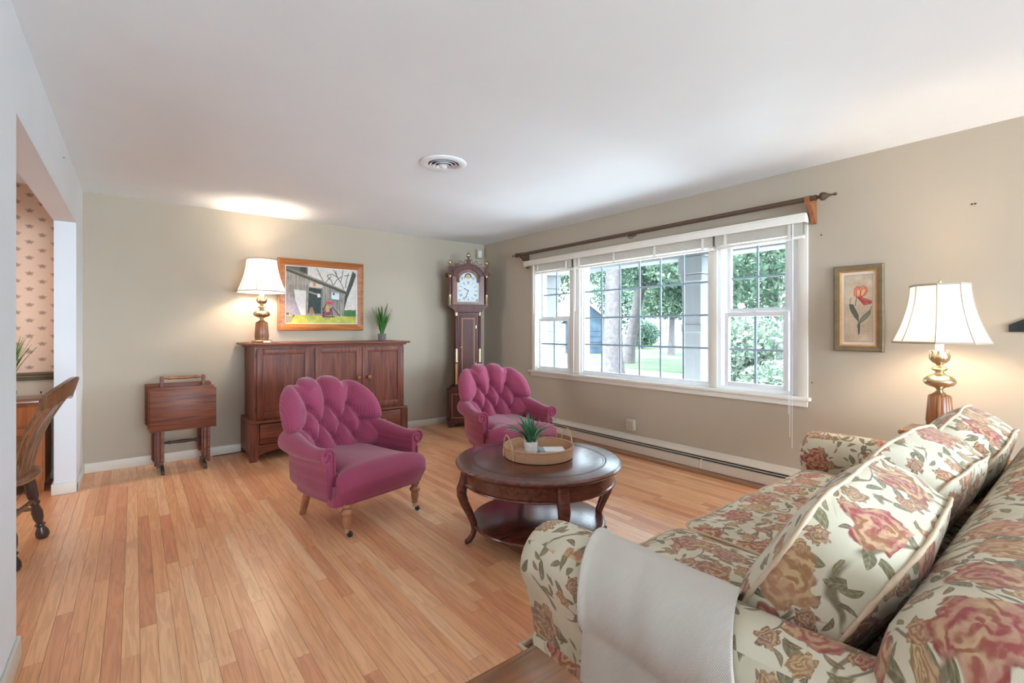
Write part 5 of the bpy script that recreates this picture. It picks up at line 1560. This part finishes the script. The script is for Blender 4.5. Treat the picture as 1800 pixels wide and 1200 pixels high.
# end tables
M['honey'] = wood('end_table_oak', lin(112, 66, 32), lin(158, 98, 52), 0, .22, coat=.4)
def end_table(label, loc, w, d, h):
    t = thing('end_table', label, 'table', loc, 0, 'end tables')
    MB().box(-w / 2, w / 2, -d / 2, d / 2, h - .024, h, .007).build('top', M['honey'], t, smooth=40)
    a = MB()
    a.box(-w / 2 + .04, w / 2 - .04, -d / 2 + .035, -d / 2 + .053, h - .12, h - .024).box(-w / 2 + .04, w / 2 - .04, d / 2 - .053, d / 2 - .035, h - .12, h - .024).box(-w / 2 + .035, -w / 2 + .053, -d / 2 + .053, d / 2 - .053, h - .12, h - .024).box(w / 2 - .053, w / 2 - .035, -d / 2 + .053, d / 2 - .053, h - .12, h - .024)
    a.build('apron', M['honey'], t)
    for sx in (-1, 1):
        for sy in (-1, 1): MB().lathe([(.014, 0), (.018, .05), (.022, .2), (.024, h - .14), (.026, h - .024)], 16, (sx * (w / 2 - .045), sy * (d / 2 - .045), 0)).build('leg', M['honey'], t, smooth=50)
    MB().box(-w / 2 + .04, w / 2 - .04, -d / 2 + .04, d / 2 - .04, .14, .158, .004).build('shelf', M['honey'], t)
end_table('honey oak end table at the bottom edge beside the near sofa arm', (.43, .50, 0), .54, .60, .55)
end_table('end table behind the far sofa arm carrying the right lamp', (3.575, .60, 0), .30, .32, .675)
lamp('lit brass and walnut lamp with bell shade behind the sofa', (3.55, .60, .675), R(5), 7)

# ================================================================== DINING ROOM
M['dark_chair'] = wood('dining_chair_wood', lin(88, 56, 38), lin(150, 104, 72), 2, .28, coat=.3)
M['dark_leg'] = plain('dining_leg_wood', lin(70, 50, 44), .28, .15, 25, .5)
dc = thing('dining_chair', 'dark turned-leg dining chair with fiddle back in the left opening', 'chair', (-.645, 3.77, 0), R(-97))
def seatpt(u, v):
    a = 2 * PI * u; c, s = math.cos(a), math.sin(a)
    x = math.copysign(abs(c) ** .75, c) * .235; y = math.copysign(abs(s) ** .75, s) * .225
    return x, y
vs = []; fs = []; n = 48
lvl = [(.88, .415), (.97, .42), (1.0, .432), (1.0, .442), (.97, .452), (.85, .452), (.5, .444), (.0, .442)]
for f, z in lvl:
    for k in range(n):
        x, y = seatpt(k / n, 0); vs.append((x * f, y * f, z))
fs = [(i * n + k, i * n + (k + 1) % n, (i + 1) * n + (k + 1) % n, (i + 1) * n + k) for i in range(len(lvl) - 1) for k in range(n)] + [tuple(reversed(range(n)))]
MB().add(vs, fs).build('seat', M['dark_chair'], dc, smooth=50)
legp = [(.016, 0), (.024, .004), (.032, .02), (.030, .045), (.016, .075), (.024, .085), (.024, .092), (.015, .10), (.024, .13), (.026, .17), (.017, .215), (.025, .225), (.025, .232), (.018, .245), (.026, .27), (.028, .33), (.022, .42)]
for sx in (-1, 1):
    for sy in (-1, 1):
        top = Vector((sx * .15, sy * .14, .425)); bot = Vector((sx * .24, sy * .19, 0)); d = top - bot; L = d.length
        MB().lathe([(r, z * L / .425) for r, z in legp], 18, bot, d).build('leg', M['dark_leg'], dc, smooth=50)
    MB().tube([(sx * .20, -.165, .19), (sx * .198, 0, .20), (sx * .20, .165, .19)], [.010, .015, .010], 10).build('stretcher', M['dark_chair'], dc, smooth=50)
MB().tube([(-.198, 0, .20), (0, 0, .205), (.198, 0, .20)], [.010, .015, .010], 10).build('stretcher', M['dark_chair'], dc, smooth=50)
MB().tube([(-.185, .16, .25), (0, .16, .255), (.185, .16, .25)], [.009, .013, .009], 10).build('stretcher', M['dark_chair'], dc, smooth=50)
def bcurve(x): return -.85 * x * x
def crest(u, v, d):
    x = (u - .5) * .54; zt = .955 + .020 * math.cos((u - .5) * PI * 2) - .03 * abs(2 * u - 1) ** 6; zb = .845 + .02 * math.cos((u - .5) * PI * 2)
    return (x, .345 + bcurve(x) * .9 + d + .03 * v, zb + (zt - zb) * v)
vs = []; nu, nv = 30, 6
vs = [crest(i / (nu - 1), j / (nv - 1), d) for d in (-.011, .011) for i in range(nu) for j in range(nv)]
fs = []
for sd_ in (0, 1):
    o0 = sd_ * nu * nv
    fs += [(o0 + i * nv + j, o0 + (i + 1) * nv + j, o0 + (i + 1) * nv + j + 1, o0 + i * nv + j + 1) for i in range(nu - 1) for j in range(nv - 1)]
k0 = nu * nv
fs += [(i * nv, i * nv + nv, k0 + i * nv + nv, k0 + i * nv) for i in range(nu - 1)] + [(i * nv + nv - 1, (i + 1) * nv + nv - 1, k0 + (i + 1) * nv + nv - 1, k0 + i * nv + nv - 1) for i in range(nu - 1)]
fs += [(j, j + 1, k0 + j + 1, k0 + j) for j in range(nv - 1)] + [((nu - 1) * nv + j, (nu - 1) * nv + j + 1, k0 + (nu - 1) * nv + j + 1, k0 + (nu - 1) * nv + j) for j in range(nv - 1)]
MB().add(vs, fs).build('crest_rail', M['dark_chair'], dc, smooth=40)
def slat(x0, x1, w, name):
    pts = []; rr = []
    for i in range(13):
        f = i / 12
        x = x0 + (x1 - x0) * f; y = .17 + .175 * f + .05 * f * f * 0 - .035 * math.sin(PI * f) + bcurve(x) * .6
        pts.append((x, y, .445 + .44 * f)); rr.append((.008, w(f)))
    return MB().tube(pts, rr, 12, flat=.45, up=(0, 1, .2)).build(name, M['dark_chair'], dc, smooth=50)
for s in (-1, 1):
    q = slat(s * .155, s * .215, lambda f: .017 + .010 * math.sin(PI * f) ** 2 + .006 * f, 'back_post')
    for z in (.865, .915): MB().lathe([(.008, 0), (.007, .003), (.001, .005)], 10, (s * .205, .325 + bcurve(.205) * .9 - .012 + .09 * (z - .865), z), (0, -1, 0)).build('screw', M['iron'], q)
    slat(s * .028, s * .034, lambda f: .014 + .016 * math.sin(PI * f) ** 2, 'splat_half')
    slat(s * .085, s * .12, lambda f: .010 + .006 * math.sin(PI * f), 'back_slat')
sb = thing('sideboard', 'orange-brown sideboard behind the dining chair', 'sideboard', (-1.12, 5.28, 0))
MB().box(-.60, .60, -.19, .20, .68, .71, .006).build('top', M['honey2'] if 'honey2' in M else M['honey'], sb, smooth=40)
M['honey2'] = wood('sideboard_pine', lin(150, 84, 40), lin(190, 116, 62), 2, .35)
MB().box(-.58, .58, -.17, .19, .07, .68).build('carcass', M['honey2'], sb)
for k in range(3):
    x0 = -.57 + k * .385
    d = MB().box(x0, x0 + .37, -.188, -.168, .09, .5, .004).build('door', M['honey2'], sb); MB().box(x0 + .05, x0 + .32, -.192, -.186, .14, .45, .003).build('panel', M['honey'], d)
    d = MB().box(x0, x0 + .37, -.188, -.168, .52, .66, .004).build('drawer', M['honey2'], sb); MB().lathe([(.006, 0), (.014, .012), (.012, .022), (.002, .025)], 14, (x0 + .185, -.188, .59), (0, -1, 0)).build('knob', M['brass'], d)
for sx in (-1, 1):
    for sy in (-1, 1): MB().box(sx * .55 - .025, sx * .55 + .025, sy * .15 - .025 + .01, sy * .15 + .025 + .01, 0, .07).build('foot', M['honey2'], sb)
vp = thing('grass_vase', 'green grass in a dark vase on the dining sideboard', 'plant', (-.755, 5.22, .71))
MB().lathe([(.035, 0), (.045, .01), (.05, .06), (.036, .11), (.03, .125), (.036, .13)], 24).build('vase', M['darkwood'], vp, smooth=50)
grass(vp, 90, .36, .17, 15, M['grassblade'], wid=.006, base_r=.02, z0=.11)

pn = thing('added_pendant', 'unseen pendant added to light the dining room beyond the opening', 'lamp', (-1.75, 4.7, CE))  # pendant and its point light are added to brighten the dining room
MB().lathe([(.05, -.02), (.05, 0)], 24).build('ceiling_rose', M['brass'], pn)
MB().tube([(0, 0, -.02), (0, 0, -.5)], .004, 8).build('cord', M['black'], pn)
MB().lathe([(.03, -.48), (.08, -.52), (.20, -.66), (.205, -.67), (.195, -.665), (.07, -.525), (.02, -.49)], 32, cap=False).build('shade', M['pot'], pn, smooth=50)
MB().lathe([(.012, -.52), (.02, -.54), (.034, -.58), (.03, -.61), (.01, -.625)], 20).build('bulb', M['bulb'], pn, smooth=50)
light('pendant_fill', 'POINT', (0, 0, -.70), 9, (1.0, .87, .76), shadow_soft_size=.06).parent = pn
